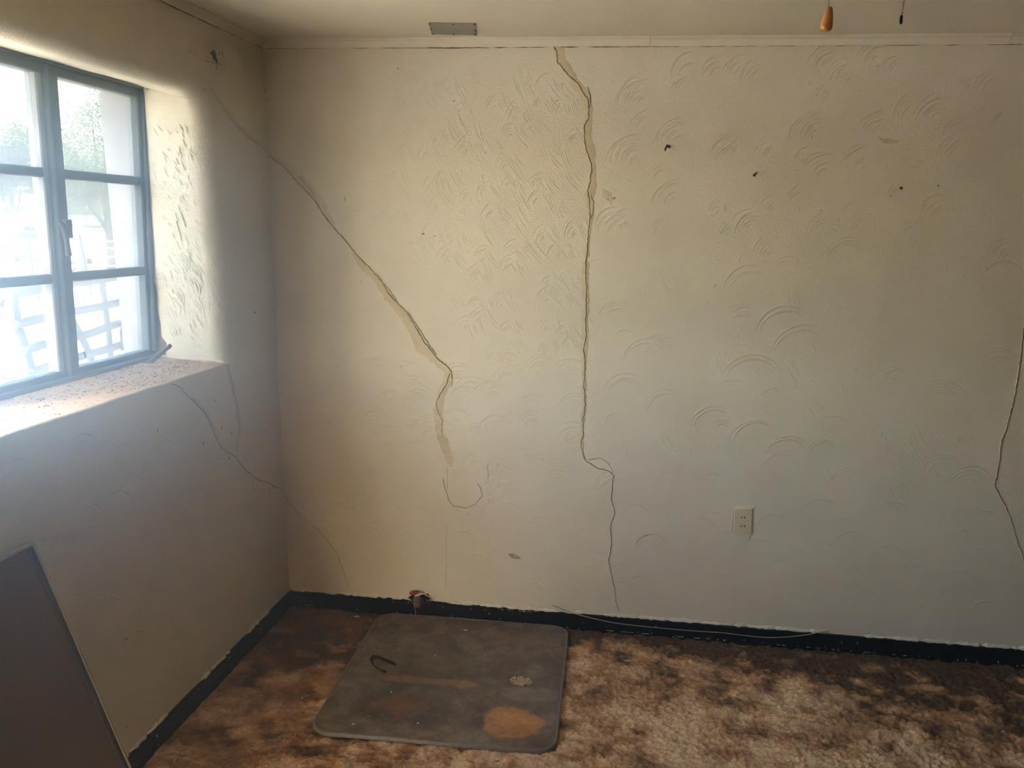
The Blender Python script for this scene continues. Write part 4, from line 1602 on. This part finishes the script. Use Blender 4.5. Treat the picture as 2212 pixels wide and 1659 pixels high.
# thin cable along the back baseboard
cab = [(1193, 1308), (1203, 1311), (1220, 1318), (1250, 1328), (1290, 1338), (1330, 1346), (1380, 1352), (1440, 1358), (1500, 1363), (1560, 1367), (1610, 1373), (1655, 1377), (1700, 1376), (1745, 1371), (1770, 1366), (1790, 1363)]
mb = MB()
pts = []
for i, p in enumerate(cab):
    x, z = BW(*p)
    r = ray(*p)
    d = .0195 if z < .066 else .0135
    t = (-d - CAM.y) / r.y
    q_ = CAM + r * t
    pts.append(q_)
fine_pts = []
for i in range(len(pts) - 1):
    p0, p1, p2, p3 = pts[max(0, i - 1)], pts[i], pts[i + 1], pts[min(len(pts) - 1, i + 2)]
    for k_ in range(5):
        t = k_ / 5
        fine_pts.append(.5 * ((2 * p1) + (-p0 + p2) * t + (2 * p0 - 5 * p1 + 4 * p2 - p3) * t * t + (-p0 + 3 * p1 - 3 * p2 + p3) * t ** 3))
fine_pts.append(pts[-1])
mb.tube(fine_pts, .0021, 8)
o = mb.build('thin_cable', M['cable'], smooth=True)
tag(o, 'thin tan cable sagging across the black baseboard on the back wall', 'cable')

# ------------------------------------------------------------------ wall outlet, painted over
x0, z0 = BW(1605, 1125.5)
outlet = empty('wall_outlet', (x0, -float(f_back(x0, z0)), z0))
outlet.rotation_euler = (0, D2R(-2.0), 0)
tag(outlet, 'painted-over electrical outlet low on the back wall', 'outlet')
m_out = mat('outlet_paint', (0.70, 0.635, 0.50), 0.55, 0.06, scale=30, bump=0.1, bscale=80, bdist=0.002)
mb = MB()
n = 20
hw, hh = .0365, .0560
prof = [(1.0, -.003), (1.0, .0035), (.955, .0056), (.90, .0058)]
vs = []
for s_, d in prof:
    for sx, sz in ((-1, -1), (1, -1), (1, 1), (-1, 1)):
        ins = (1 - s_) * .0365
        vs.append((sx * (hw - ins), -d, sz * (hh - ins)))
fs = []
for i in range(len(prof) - 1):
    for j in range(4):
        fs.append((i * 4 + j, i * 4 + (j + 1) % 4, (i + 1) * 4 + (j + 1) % 4, (i + 1) * 4 + j))
fs.append(tuple(range(12, 16)))
mb.add(vs, fs)
mb.build('cover_plate', m_out, outlet)
for zc in (.0165, -.0215):
    mb = MB()
    poly = []
    for i in range(24):
        a = 2 * math.pi * i / 24
        poly.append((.0165 * math.cos(a), zc + max(-.0125, min(.0125, .0165 * math.sin(a)))))
    mb.prism(poly, -.0075, -.004)
    rc = mb.build('socket_face', m_out, outlet)
    for sx, hh_ in ((-.0072, .0042), (.0062, .0050)):
        s_ = MB()
        s_.box((sx - .0016, -.0080, zc - hh_ + .001), (sx + .0016, -.0072, zc + hh_ + .001))
        s_.build('slot', M['black'], rc)
mb = MB()
mb.lathe([(.0001, .0083), (.0026, .0080), (.003, .0055)], (0, 0, -.0025), 12, axis='Y')
mb.build('centre_screw', m_out, outlet)
# thick paint ridges around the plate
mb = MB()
x1, z1 = BW(1585, 1155)
for seg in [[(1566, 1150), (1583, 1151)], [(1586, 1098), (1583, 1110), (1580, 1150)], [(1588, 1096), (1612, 1095), (1628, 1097), (1632, 1088)], [(1629, 1100), (1626, 1130), (1626, 1158)], [(1600, 1158), (1618, 1157)], [(1620, 1156), (1616, 1168)]]:
    stroke(mb, S_back, densify([BW(*p) for p in seg], .006, .0004), .0022, .0028)
mb.build('paint_ridge', M['wall'], wall_back)


# ------------------------------------------------------------------ nails in the wall
def nail(px, py, tipx, tipy, label, bent=True):
    x, z = BW(px, py)
    r = empty('nail', (x, 0, z))
    tag(r, label, 'nail')
    tx, tz = BW(tipx, tipy)
    dx, dz = tx - x, tz - z
    mb = MB()
    if bent:
        mb.tube([(0, .004, 0), (0, -.012, .001), (-.004 + dx * .2, -.022, .003), (dx * .8, -.028, dz * .3), (dx, -.03, dz)], [.0035, .0036, .004, .0036, .0030], 8)
    else:
        mb.tube([(0, .004, 0), (dx * .5, -.012, dz * .4), (dx, -.022, dz)], [.003, .0034, .0036], 8)
    mb.build('shank', M['nail'], r, 'auto')
    mb = MB()
    if bent:
        mb.lathe([(.0002, .004), (.006, .003), (.0065, .001), (.0035, -.001)], (0, -.004, 0), 10, axis='Y')
    else:
        mb.lathe([(.0002, .003), (.0055, .002), (.006, .0), (.003, -.002)], (dx, -.022, dz), 10, axis='Y')
    mb.build('head', M['nail'], r)


nail(1445, 317, 1436, 327, 'bent dark nail high on the wall, nearest to the vertical crack')
nail(1635, 373, 1628, 379, 'short dark nail on the wall between two other nails', False)
nail(1947, 405, 1943, 407, 'smallest dark nail, furthest along the back wall from the window', False)

# ------------------------------------------------------------------ vent cover on the ceiling
def CE(px, py, h=HC):
    r = ray(px, py)
    t = (h + SLC * CAM.x - CAM.z) / (r.z - SLC * r.x)
    return CAM + r * t


corners = [(925.5, 50), (1029.5, 52), (1030.5, 76), (932, 73.5)]
vc = [CE(*p, HC - .004) for p in corners]
c = sum(vc, Vector()) / 4
vent = empty('vent_cover', c)
tag(vent, 'flat grey metal cover plate screwed to the ceiling', 'cover plate')
mb = MB()
top = [p - c + Vector((0, 0, .008)) for p in vc]
low = [p - c for p in vc]
ins = [(p - c) * .985 + Vector((0, 0, -.0012)) for p in vc]
mb.add(top + low + ins, [(0, 1, 2, 3), (8, 9, 10, 11)] + [(i + 4 * q_, (i + 1) % 4 + 4 * q_, (i + 1) % 4 + 4 * q_ + 4, i + 4 * q_ + 4) for i in range(4) for q_ in (0, 1)])
mb.build('plate', M['vent'], vent)
for px, py in [(928.5, 51.5), (979, 52.5), (1025.5, 53), (932, 62.5), (1027, 65), (936, 72.5), (980, 74), (1027, 75)]:
    p = CE(px, py, HC - .005) - c
    mb = MB()
    mb.lathe([(.0045, .003), (.0045, -.001), (.003, -.0028), (.0003, -.0032)], p, 10)
    mb.build('screw', M['screw'], vent)

# ------------------------------------------------------------------ board leaning on the left wall
AY = -1.575
LEAN_X, TOPZ = .360, .925
bo = empty('leaning_board', (.36, AY, 0))
tag(bo, 'brown laminate board with pale edging leaning against the left wall below the window', 'board')
Lb = math.hypot(LEAN_X - .032, TOPZ)
ang = math.atan2(LEAN_X - .032, TOPZ)       # tilt from vertical
UP = Vector((-math.sin(ang), 0, math.cos(ang)))
NR = Vector((math.cos(ang), 0, math.sin(ang)))
o0 = Vector((LEAN_X - .36, 0, .0))


def bpt(w, h, t):
    """w along the wall away from the corner, h up the board, t towards the room"""
    return o0 + Vector((0, -w, 0)) + UP * h + NR * t


def bbox(mb, w0, w1, h0, h1, t0, t1, b=.0):
    s = len(mb.v)
    mb.box((w0, h0, t0), (w1, h1, t1), 0, b)
    mb.xf(lambda p: bpt(p.x, p.y, p.z), s)


BT = .026
mb = MB()
bbox(mb, .012, 1.15, .012, Lb - .008, -BT + .002, -.002)
mb.build('panel', M['board'], bo)
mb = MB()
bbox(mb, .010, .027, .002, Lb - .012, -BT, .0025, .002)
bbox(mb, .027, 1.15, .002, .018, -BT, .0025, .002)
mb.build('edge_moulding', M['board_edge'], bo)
mb = MB()
bbox(mb, .0, .0095, .0, Lb - .002, -BT - .001, .004, .002)
mb.build('edge_lip', M['board_lip'], bo)
mb = MB()
bbox(mb, .0, 1.15, Lb - .009, Lb, -BT - .001, -.013, .002)
bbox(mb, .0, 1.15, Lb - .009, Lb, -.0115, .0035, .002)
mb.build('top_lip', M['board_lip'], bo)

# ------------------------------------------------------------------ ceiling fan above the frame and its two pull chains
FCX, FCY = 1.945, -1.70
zc = HC + SLC * FCX
fan_o = empty('ceiling_fan', (FCX, FCY, zc))
tag(fan_o, 'low-profile ceiling fan from which both pull chains hang', 'fan')
mb = MB()
mb.lathe([(.09, .0), (.10, -.01), (.115, -.03), (.115, -.09), (.10, -.11), (.05, -.115)], (0, 0, 0), 28)
mb.build('motor_housing', M['fan'], fan_o, 'auto')
mb = MB()
mb.lathe([(.05, -.11), (.078, -.125), (.08, -.17), (.07, -.19), (.02, -.2)], (0, 0, 0), 24)
mb.build('switch_cup', M['fan'], fan_o, 'auto')
for k_ in range(4):
    mb = MB()
    a = D2R(20 + 90 * k_)
    s = len(mb.v)
    mb.box((.16, -.055, -.080), (.48, .055, -.073), 0, .003)
    mb.box((.10, -.018, -.088), (.20, .018, -.081), 0, .002)
    mb.xf(lambda p: Matrix.Rotation(a, 3, 'Z') @ p, s)
    mb.build('blade', M['fan'], fan_o)

p1 = at(1790, 14, 1.5)
p2 = at(1790, 66, 1.5)
p1t = Vector((p1.x, p1.y, zc - .19))
pc = empty('pull_chain', p1t)
tag(pc, 'pull chain ending in a varnished wooden knob', 'pull chain', None)


def bead_chain(p_top, p_bot, r, parent, org, m, step):
    mb = MB()
    n = int((p_top - p_bot).length / step)
    for i in range(n + 1):
        p = p_top.lerp(p_bot, i / n) - org
        mb.lathe([(r * .35, -r * .9), (r * .9, -r * .45), (r, 0), (r * .9, r * .45), (r * .35, r * .9)], p, 7)
    mb.tube([p_top - org, p_bot - org], r * .4, 5)
    return mb.build('bead_chain', m, parent, True)


bead_chain(p1t, p1 + Vector((0, 0, .002)), .0013, pc, p1t, M['brass'], .0032)
mb = MB()
ax = (p2 - p1)
kn = [(.0015, 0), (.0042, .0012), (.0060, .005), (.0078, .012), (.0094, .021), (.0104, .029), (.0108, .035), (.0102, .039), (.008, .0412), (.004, .0425), (.0003, .043)]
tilt = Vector((-.10, 0, -1)).normalized()
base_ = p1 - p1t + Vector((.002, 0, 0))
s = len(mb.v)
mb.lathe([(r_, -z_) for r_, z_ in kn], (0, 0, 0), 20)
qr = Vector((0, 0, -1)).rotation_difference(tilt)
mb.xf(lambda p: qr @ p + base_, s)
mb.build('wooden_knob', M['wood'], pc, True)
p1, p2 = at(1947.5, 36, 1.5), at(1946, 52, 1.5)
p2t = Vector((p1.x + .006, p1.y, zc - .19))
pc2 = empty('pull_chain', p2t)
tag(pc2, 'bare steel bead chain with a short dark end tip', 'pull chain', None)
bead_chain(p2t, p1, .0019, pc2, p2t, M['chain'], .0058)
mb = MB()
mb.tube([p1 - p2t + Vector((0, 0, .002)), p1 - p2t + Vector((-.0004, 0, -.004)), p2 - p2t + Vector((0, 0, .002)), p2 - p2t], [.0022, .0029, .0026, .0018], 8)
mb.build('end_tip', M['nail'], pc2, True)

# ------------------------------------------------------------------ outdoors
FWD = Vector((-.628, .778, 0))
RGT = Vector((.778, .628, 0))
RZ = math.atan2(.628, .778)


def gz(d):
    return -.3 - .42 * min(1, max(0, (d - 14) / 36))


def on_ground(px, d):
    """ground point under photo column px at distance d along the view"""
    p = at(px, 500, d)
    return Vector((p.x, p.y, gz(d)))


mb = MB()
n = 50
us = np.linspace(-130, 20, n)
vs_ = np.linspace(-40, 130, n)
U, V = np.meshgrid(us, vs_, indexing='ij')
dist = np.hypot(U - CAM.x, V - CAM.y)
Zg = -.3 - .42 * np.clip((dist * .82 - 14) / 36, 0, 1) + .12 * (fbm(U, V, 6, 301, 3) - .5)
keep = U[:-1, :-1] > -2
P = np.stack([U, V, Zg], -1)
vv, ff = grid_to_mb(P)
mb.add(vv, ff)
g = mb.build('ground', M['ground'], smooth=True, normals=False)
tag(g, kind='structure')


def thing(name, label, cat, p, rz=RZ, group=None):
    r = empty(name, p, rz)
    tag(r, label, cat, group)
    return r


# corral panel near the window
cp = empty('corral_panel', (0, 0, 0))
tag(cp, 'grey metal corral panel with wide level rails outside the window', 'fence')
L0, R0 = at(30, 632, 8.0), at(252, 600, 10.0)
dirv = (R0 - L0)
dirv.z = 0
Lp = dirv.length
dirv.normalize()
nrm = Vector((dirv.y, -dirv.x, 0))
if nrm.dot(CAM - L0) < 0: nrm = -nrm


def cpt(s, z, t=0):
    return L0 + dirv * s + nrm * t + Vector((0, 0, z - L0.z))


for (s0, s1, z0_, z1_, hh_) in [(-.02, 3.2, 1.04, 1.13, .10), (.0, 3.2, .74, .80, .085), (.10, 2.15, .47, .505, .085), (.16, 3.2, .235, .28, .085)]:
    mb = MB()
    n = 12
    vs, fs = [], []
    pr = [(-.03, -hh_ / 2), (.0, -hh_ / 2), (.012, 0), (.03, hh_ * .22), (.012, hh_ * .42), (-.0, hh_ / 2), (-.03, hh_ / 2)]
    for i in range(n + 1):
        s_ = s0 + (s1 - s0) * i / n
        for t, h in pr: vs.append(cpt(s_, z0_ + (z1_ - z0_) * i / n + h + .012 * math.sin(i * .7), t))
    for i in range(n):
        for j in range(len(pr)):
            a, b = i * len(pr) + j, i * len(pr) + (j + 1) % len(pr)
            fs.append((a, b, b + len(pr), a + len(pr)))
    fs += [tuple(range(len(pr))), tuple(range(n * len(pr), (n + 1) * len(pr)))[::-1]]
    mb.add(vs, fs)
    mb.build('rail', M['fence'], cp)
for pts in ([(.04, 1.04), (.06, .74), (.16, .47), (.22, .24), (.24, -.35)], [(1.75, 1.03), (1.78, .74), (1.80, .48), (1.82, -.35)], [(1.02, .70), (1.20, .47), (1.36, .22), (1.4, -.35)], [(3.1, 1.04), (3.12, -.35)]):
    mb = MB()
    for a, b in zip(pts[:-1], pts[1:]):
        vs = []
        for (s_, z) in (a, b):
            for ds, t in ((-.05, -.03), (.05, -.03), (.05, .0), (-.05, .0)): vs.append(cpt(s_ + ds, z, t - .02))
        mb.add(vs, [(0, 1, 5, 4), (1, 2, 6, 5), (2, 3, 7, 6), (3, 0, 4, 7), (0, 3, 2, 1), (4, 5, 6, 7)])
    mb.build('post', M['fence'], cp)
mb = MB()
mb.tube([cpt(1.95, .20, .08), cpt(1.96, .42, .08), cpt(2.02, .50, .08), cpt(2.2, .49, .09), cpt(3.2, .40, .10)], .055, 10)
mb.build('pipe_brace', M['fence'], cp, True)

# wire mesh fence in front of it
wf = empty('wire_fence', (0, 0, 0))
tag(wf, 'sagging woven wire fence between the window and the corral panel', 'fence')
wa, wb = at(-40, 740, 5.2), at(300, 705, 7.2)
wa.z = .78
wb.z = .62


def wpt(s, z):
    p = wa.lerp(wb, s)
    return Vector((p.x, p.y, z + (wb.z - wa.z) * s - .05 * math.sin(math.pi * (s * 3 % 1))))


mb = MB()
for z in (.78, .62):
    mb.tube([wpt(s_, z + .012 * math.sin(s_ * 40)) for s_ in np.linspace(0, 1, 24)], .0045, 5)
mb.build('strand', M['wire'], wf)
mb = MB()
for k_ in range(14):
    z = .55 - k_ * .06
    mb.tube([wpt(s_, z + .006 * math.sin(s_ * 33 + k_)) for s_ in np.linspace(0, 1, 16)], .0030, 4)
for k_ in range(64):
    s_ = k_ / 63
    mb.tube([wpt(s_ + .012 * (1 - q_) + .004 * math.sin(q_ * 9 + k_), .60 - .92 * q_) for q_ in np.linspace(0, 1, 6)], .0028, 4)
o = mb.build('woven_wire', M['wire'], wf)
o['kind'] = 'stuff'
for s_ in (.01, .99):
    mb = MB()
    p = wpt(s_, .8)
    mb.tube([(p.x, p.y, -.35), (p.x, p.y, .85)], .03, 8)
    mb.build('post', M['oldwood'], wf)

# dry weeds against the corner of the house
wd = empty('dry_weed', at(262, 760, 5.4) * Vector((1, 1, 0)) if False else (at(262, 760, 5.4).x, at(262, 760, 5.4).y, -.3))
tag(wd, 'pale dry weed stalks beside the house wall outside the window', 'plant')
mb = MB()
for i in range(60):
    a, l = random.uniform(0, 6.28), random.uniform(.6, 1.15)
    sp_ = random.uniform(.05, .42)
    ex, ey = math.cos(a) * sp_, math.sin(a) * sp_
    mb.tube([(ex * .2, ey * .2, 0), (ex * .5, ey * .5, l * .5), (ex, ey, l), (ex * 1.5, ey * 1.5, l * random.uniform(.8, 1.0))], [.008, .007, .005, .003], 5)
mb.build('stalks', M['weed'], wd)
for zz, rr, q_ in ((.95, .035, 0), (1.15, .03, .09)):
    mb = MB()
    mb.tube([(.1 + q_, .15, .2), (.08 + q_ * 1.4, .12, .8), (.02 + q_, .1, zz + .2)], [.03, .028, .014], 7)
    mb.build('stem', M['bark'], wd)

# pickup truck far out in the yard
tk = thing('pickup_truck', 'silver pickup truck parked tail towards the window', 'truck', on_ground(66, 50))
mb = MB()
mb.box((-.98, 0, .45), (.98, 1.9, 1.12), 0, .06)
mb.box((-.98, 1.9, .45), (.98, 5.2, 1.10), 0, .08)
mb.build('body', M['silver'], tk)
mb = MB()
vs = [(-.92, 1.95, 1.08), (.92, 1.95, 1.08), (.92, 3.9, 1.08), (-.92, 3.9, 1.08), (-.72, 2.15, 1.82), (.72, 2.15, 1.82), (.72, 3.4, 1.82), (-.72, 3.4, 1.82)]
mb.add(vs, [(0, 1, 5, 4), (1, 2, 6, 5), (2, 3, 7, 6), (3, 0, 4, 7), (4, 5, 6, 7)])
mb.build('cab', M['silver'], tk)
mb = MB()
mb.add([(-.80, 1.97, 1.14), (.80, 1.97, 1.14), (.66, 2.12, 1.74), (-.66, 2.12, 1.74), (-.80, 2.02, 1.14), (.80, 2.02, 1.14), (.66, 2.17, 1.74), (-.66, 2.17, 1.74)], [(0, 1, 2, 3), (4, 7, 6, 5), (0, 3, 7, 4), (1, 5, 6, 2), (0, 4, 5, 1), (3, 2, 6, 7)])
mb.build('rear_window', M['window_dark'], tk)
mb = MB()
mb.box((-.80, -.03, .62), (.80, .03, 1.10), 0, .02)
mb.build('tailgate', M['silver'], tk)
mb = MB()
mb.box((-.97, -.14, .42), (.97, .0, .60), 0, .04)
mb.build('bumper', M['white'], tk)
for q_ in (-1, 1):
    mb = MB()
    mb.box((q_ * .89 - .075, -.03, .72), (q_ * .89 + .075, .04, 1.06), 0, .02)
    mb.build('tail_lamp', M['tail'], tk)
    mb = MB()
    mb.box((q_ * 1.16 - .13, 3.2, 1.12), (q_ * 1.16 + .13, 3.3, 1.38), 0, .03)
    mb.box((q_ * .98 - .06, 3.22, 1.14), (q_ * 1.1 + .06, 3.28, 1.2))
    mb.build('mirror', M['window_dark'], tk)
    for yw in (.9, 4.2):
        mb = MB()
        mb.lathe([(.05, -.13), (.36, -.13), (.40, -.08), (.40, .08), (.36, .13), (.05, .13)], (q_ * .85, yw, .40), 18, axis='X')
        mb.build('wheel', M['tyre'], tk)

# white trailer behind the truck, and its lean-to roof line
tr = thing('travel_trailer', 'long white trailer parked behind the truck', 'trailer', on_ground(30, 62))
mb = MB()
mb.prism([(-6.5, .5), (2.3, .5), (2.5, 2.0), (2.2, 2.75), (-6.3, 2.75), (-6.6, 1.4)], 0, 2.3)
mb.build('body', M['white'], tr)
for q_ in (-3.6, .6):
    mb = MB()
    mb.box((q_, -.03, 1.5), (q_ + .7, .02, 2.0), 0, .02)
    mb.build('window', M['window_dark'], tr)
for q_ in (-1.7, -.6):
    mb = MB()
    mb.lathe([(.05, -.12), (.36, -.12), (.4, .0), (.36, .12), (.05, .12)], (q_, .1, .4), 16, axis='Y')
    mb.build('wheel', M['tyre'], tr)
sh = thing('shed', 'low shed with a grey flat roof behind the white trailer', 'shed', on_ground(20, 68))
mb = MB()
mb.box((-7, 0, 0), (2.7, 4, 2.45), 0, .05)
mb.build('wall', M['housewall'], sh)
mb = MB()
mb.box((-7.4, -.6, 2.45), (3.0, 4.4, 3.0), 0, .05)
mb.build('roof', M['roof'], sh)

# white van and canopy right of the mullion
vn_ = thing('white_van', 'white van parked beyond the leaning gate post', 'van', on_ground(154, 46))
mb = MB()
mb.prism([(-1.0, .35), (1.0, .35), (1.02, 1.3), (.86, 2.05), (-.86, 2.05), (-1.02, 1.3)], 0, 4.6)
mb.build('body', M['white'], vn_)
for q_ in (-.55, .55):
    mb = MB()
    mb.box((q_ - .32, -.03, 1.3), (q_ + .32, .02, 1.85), 0, .03)
    mb.build('rear_window', M['white'], vn_)
for q_ in (-.82, .82):
    mb = MB()
    mb.lathe([(.05, -.11), (.30, -.11), (.34, .0), (.30, .11), (.05, .11)], (q_, .9, .34), 16, axis='X')
    mb.build('wheel', M['tyre'], vn_)
cn = thing('canopy', 'pale canvas canopy on thin posts beyond the gate', 'canopy', on_ground(204, 55))
mb = MB()
mb.box((-1.3, 0, 2.28), (1.3, 2.2, 2.40), 0, .03)
vs, fs = [], []
for i in range(9):
    x_ = -1.25 + 2.5 * i / 8
    dip = .35 * math.sin(math.pi * i / 8)
    vs += [(x_, -.01, 2.3 - dip * .9), (x_, -.01, .9)]
mb.add(vs, [(i * 2, i * 2 + 1, i * 2 + 3, i * 2 + 2) for i in range(8)])
mb.build('canvas', M['canvas'], cn)
for q_ in (-1.25, 1.25):
    mb = MB()
    mb.box((q_ - .06, -.06, 0), (q_ + .06, .06, 2.35), 0, .01)
    mb.build('post', M['oldwood'], cn)

# leaning gate posts and pipe gate
for px, d, l, tilt_, lab in [(60, 22, 1.5, -.10, 'leaning weathered wooden post in front of the silver truck'), (177, 24, 1.75, -.16, 'leaning weathered gate post with a diagonal brace')]:
    po = thing('wooden_post', lab, 'post', on_ground(px, d))
    mb = MB()
    mb.tube([(0, 0, -.05), (tilt_ * .5, 0, l * .5), (tilt_, 0, l)], [.15, .14, .12], 10)
    mb.build('post', M['oldwood'], po)
    if px > 100:
        mb = MB()
        mb.tube([(-1.1, 0, .02), (-.10, 0, .95)], .035, 6)
        mb.build('brace', M['oldwood'], po)
ga = thing('pipe_gate', 'white pipe gate with level bars beyond the gate post', 'gate', on_ground(222, 30))
for z in (.3, .62, .94, 1.26, 1.5):
    mb = MB()
    mb.tube([(-.75, 0, z), (2.2, 0, z + .02)], .035, 6)
    mb.build('bar', M['white'], ga)
for x_ in (-.75, -.2, .75, 2.2):
    mb = MB()
    mb.tube([(x_, 0, 0.05), (x_, 0, 1.55)], .05, 6)
    mb.build('upright', M['white'], ga)
yb = thing('yellow_barrel', 'yellow barrel behind the white pipe gate', 'barrel', on_ground(238, 36))
mb = MB()
mb.lathe([(.30, 0), (.32, .02), (.32, .3), (.335, .32), (.32, .34), (.32, .6), (.335, .62), (.32, .64), (.32, .9), (.28, .93)], (0, 0, 0), 16)
mb.build('drum', M['yellow'], yb)
mb = MB()
mb.lathe([(.30, .93), (.30, .96), (.05, .97)], (0, 0, 0), 16)
mb.build('lid', M['yellow'], yb)

# white vehicle nose at the left edge of the glass
wv = thing('white_pickup', 'white vehicle with a dark wheel cut off by the window edge', 'truck', on_ground(6, 14), RZ + D2R(8))
mb = MB()
mb.box((-5.0, 0, .62), (-.05, 1.9, 1.28), 0, .10)
mb.box((-4.6, .1, 1.26), (-1.7, 1.8, 1.95), 0, .16)
mb.build('body', M['white'], wv)
mb = MB()
mb.box((-4.3, .06, 1.34), (-2.0, .14, 1.82), 0, .03)
mb.build('side_window', M['window_dark'], wv)
mb = MB()
mb.box((-.06, .15, .86), (-.02, .5, 1.15), 0, .02)
mb.build('headlamp', M['silver'], wv)
mb = MB()
mb.box((-.08, -.02, .5), (.06, 1.9, .70), 0, .04)
mb.build('bumper', M['silver'], wv)
for q_ in (-.62, -3.9):
    for y_ in (.08, 1.8):
        mb = MB()
        mb.lathe([(.05, -.13), (.42, -.13), (.47, -.08), (.47, .08), (.42, .13), (.05, .13)], (q_, y_, .47), 20, axis='Y')
        mb.build('wheel', M['tyre'], wv)


# houses beyond
def house(label, px, d, wdt, hgt_, zoff, wins, roof_h, loc_shift=0):
    h = thing('house', label, 'house', on_ground(px, d))
    mb = MB()
    mb.box((-wdt / 2, 0, zoff), (wdt / 2, 7, zoff + hgt_))
    mb.build('wall', M['housewall'], h)
    mb = MB()
    mb.prism([(-wdt / 2 - .5, zoff + hgt_), (wdt / 2 + .5, zoff + hgt_), (wdt / 2 - .6, zoff + hgt_ + roof_h), (-wdt / 2 + .6, zoff + hgt_ + roof_h)], -.6, 7.6)
    mb.build('roof', M['roof'] if roof_h > .3 else M['housewall'], h)
    for x_, w_, z_, hh in wins:
        mb = MB()
        mb.box((x_, -.06, z_), (x_ + w_, .05, z_ + hh), 0, .02)
        f_ = mb.build('window', M['white'], h)
        mb = MB()
        mb.box((x_ + .06, -.09, z_ + .06), (x_ + w_ - .06, -.05, z_ + hh - .06))
        mb.build('pane', M['window_dark'], f_)


house('tan stucco house with small high windows above the trailer', 66, 80, 4.4, 5.4, 0, [(-1.2, .8, 3.3, .6), (.5, .8, 3.3, .6)], .25)
house('pale house with three dark windows seen between tree leaves', 196, 97, 6.6, 5.2, 0, [(-2.6, 1.4, 2.6, 1.3), (-.7, 1.4, 2.6, 1.3), (1.3, 1.4, 2.6, 1.3)], .9)
house('low house with a grey roof below the shade tree', 214, 66, 5.0, 2.1, 0, [(-2.0, 1.2, .9, .9)], .8)


# trees
def tree(label, px, d, height, trunk_h, blobs, nl, m, leaf=.16, trunk_r=.18, off=(0, 0)):
    t = thing('tree', label, 'tree', on_ground(px, d))
    mb = MB()
    mb.tube([(0, 0, -.1), (.05, .02, trunk_h * .5), (.0, .05, trunk_h), (.1, 0, height * .75)], [trunk_r * 1.2, trunk_r, trunk_r * .8, trunk_r * .3], 9)
    for i in range(7):
        a = i * .9
        bx, by, bz, br = blobs[i % len(blobs)]
        mb.tube([(0, 0, trunk_h * random.uniform(.7, 1.1)), (bx * .5, by * .5, (trunk_h + bz) * .5), (bx + math.cos(a) * br * .4, by, bz + br * .3)], [trunk_r * .5, trunk_r * .3, trunk_r * .1], 6)
    mb.build('trunk', M['bark'], t, True)
    mb = MB()
    tot = sum(b_[3] ** 2 for b_ in blobs)
    for bx, by, bz, br in blobs:
        for i in range(int(nl * br ** 2 / tot)):
            v_ = Vector((random.gauss(0, 1), random.gauss(0, 1), random.gauss(0, 1))).normalized() * br * random.uniform(.35, 1.08)
            c_ = Vector((bx, by, bz)) + Vector((v_.x, v_.y, v_.z * .85))
            u_ = Vector((random.gauss(0, 1), random.gauss(0, 1), random.gauss(0, 1))).normalized() * leaf * random.uniform(.6, 1.3)
            w_ = u_.cross(Vector((random.gauss(0, 1), random.gauss(0, 1), random.gauss(0, 1)))).normalized() * leaf * .45
            mb.add([c_ - u_, c_ + w_, c_ + u_, c_ - w_], [(0, 1, 2, 3)])
    o = mb.build('foliage', m, t, False, False)
    o['kind'] = 'stuff'


tree('large green shade tree seen through the right panes', 236, 34, 7.5, 2.4, [(-.3, 0, 4.4, 1.5), (-1.2, .6, 3.2, 1.0), (.8, 0, 5.2, 1.7), (-1.6, 0, 4.4, .8), (2.4, .5, 4.4, 1.8), (.4, -.6, 2.9, .9), (-.5, 0, 6.3, .8), (.5, 0, 7.0, 1.0), (-1.3, 0, 5.5, .9)], 15000, M['leaves'], .065)
tree('dark narrow tree above the shed roof', 30, 72, 9, 2.5, [(0, 0, 6.6, 1.7), (.5, 0, 8.0, 1.3), (-.9, 0, 5.2, 1.4), (1.4, .3, 6.2, 1.2)], 7000, M['leaves_dark'], .14, .25)
tree('broad light green tree filling the lower left pane', 84, 92, 13, 3, [(-3, 0, 8.0, 3.0), (1.2, 0, 8.5, 3.2), (4.2, 0, 8.0, 3.0), (-6.5, 0, 9.5, 3.4), (-1, 0, 11, 2.4)], 13000, M['leaves'], .19, .4)
tree('pale green tree behind the far houses', 175, 122, 15, 3, [(-3.6, 0, 7.5, 3.0), (0, 0, 9.0, 3.2), (3.6, 0, 8.5, 3.2), (7, 0, 9.0, 3.4), (-6.5, 0, 7, 2.6)], 11000, M['leaves'], .20, .4)
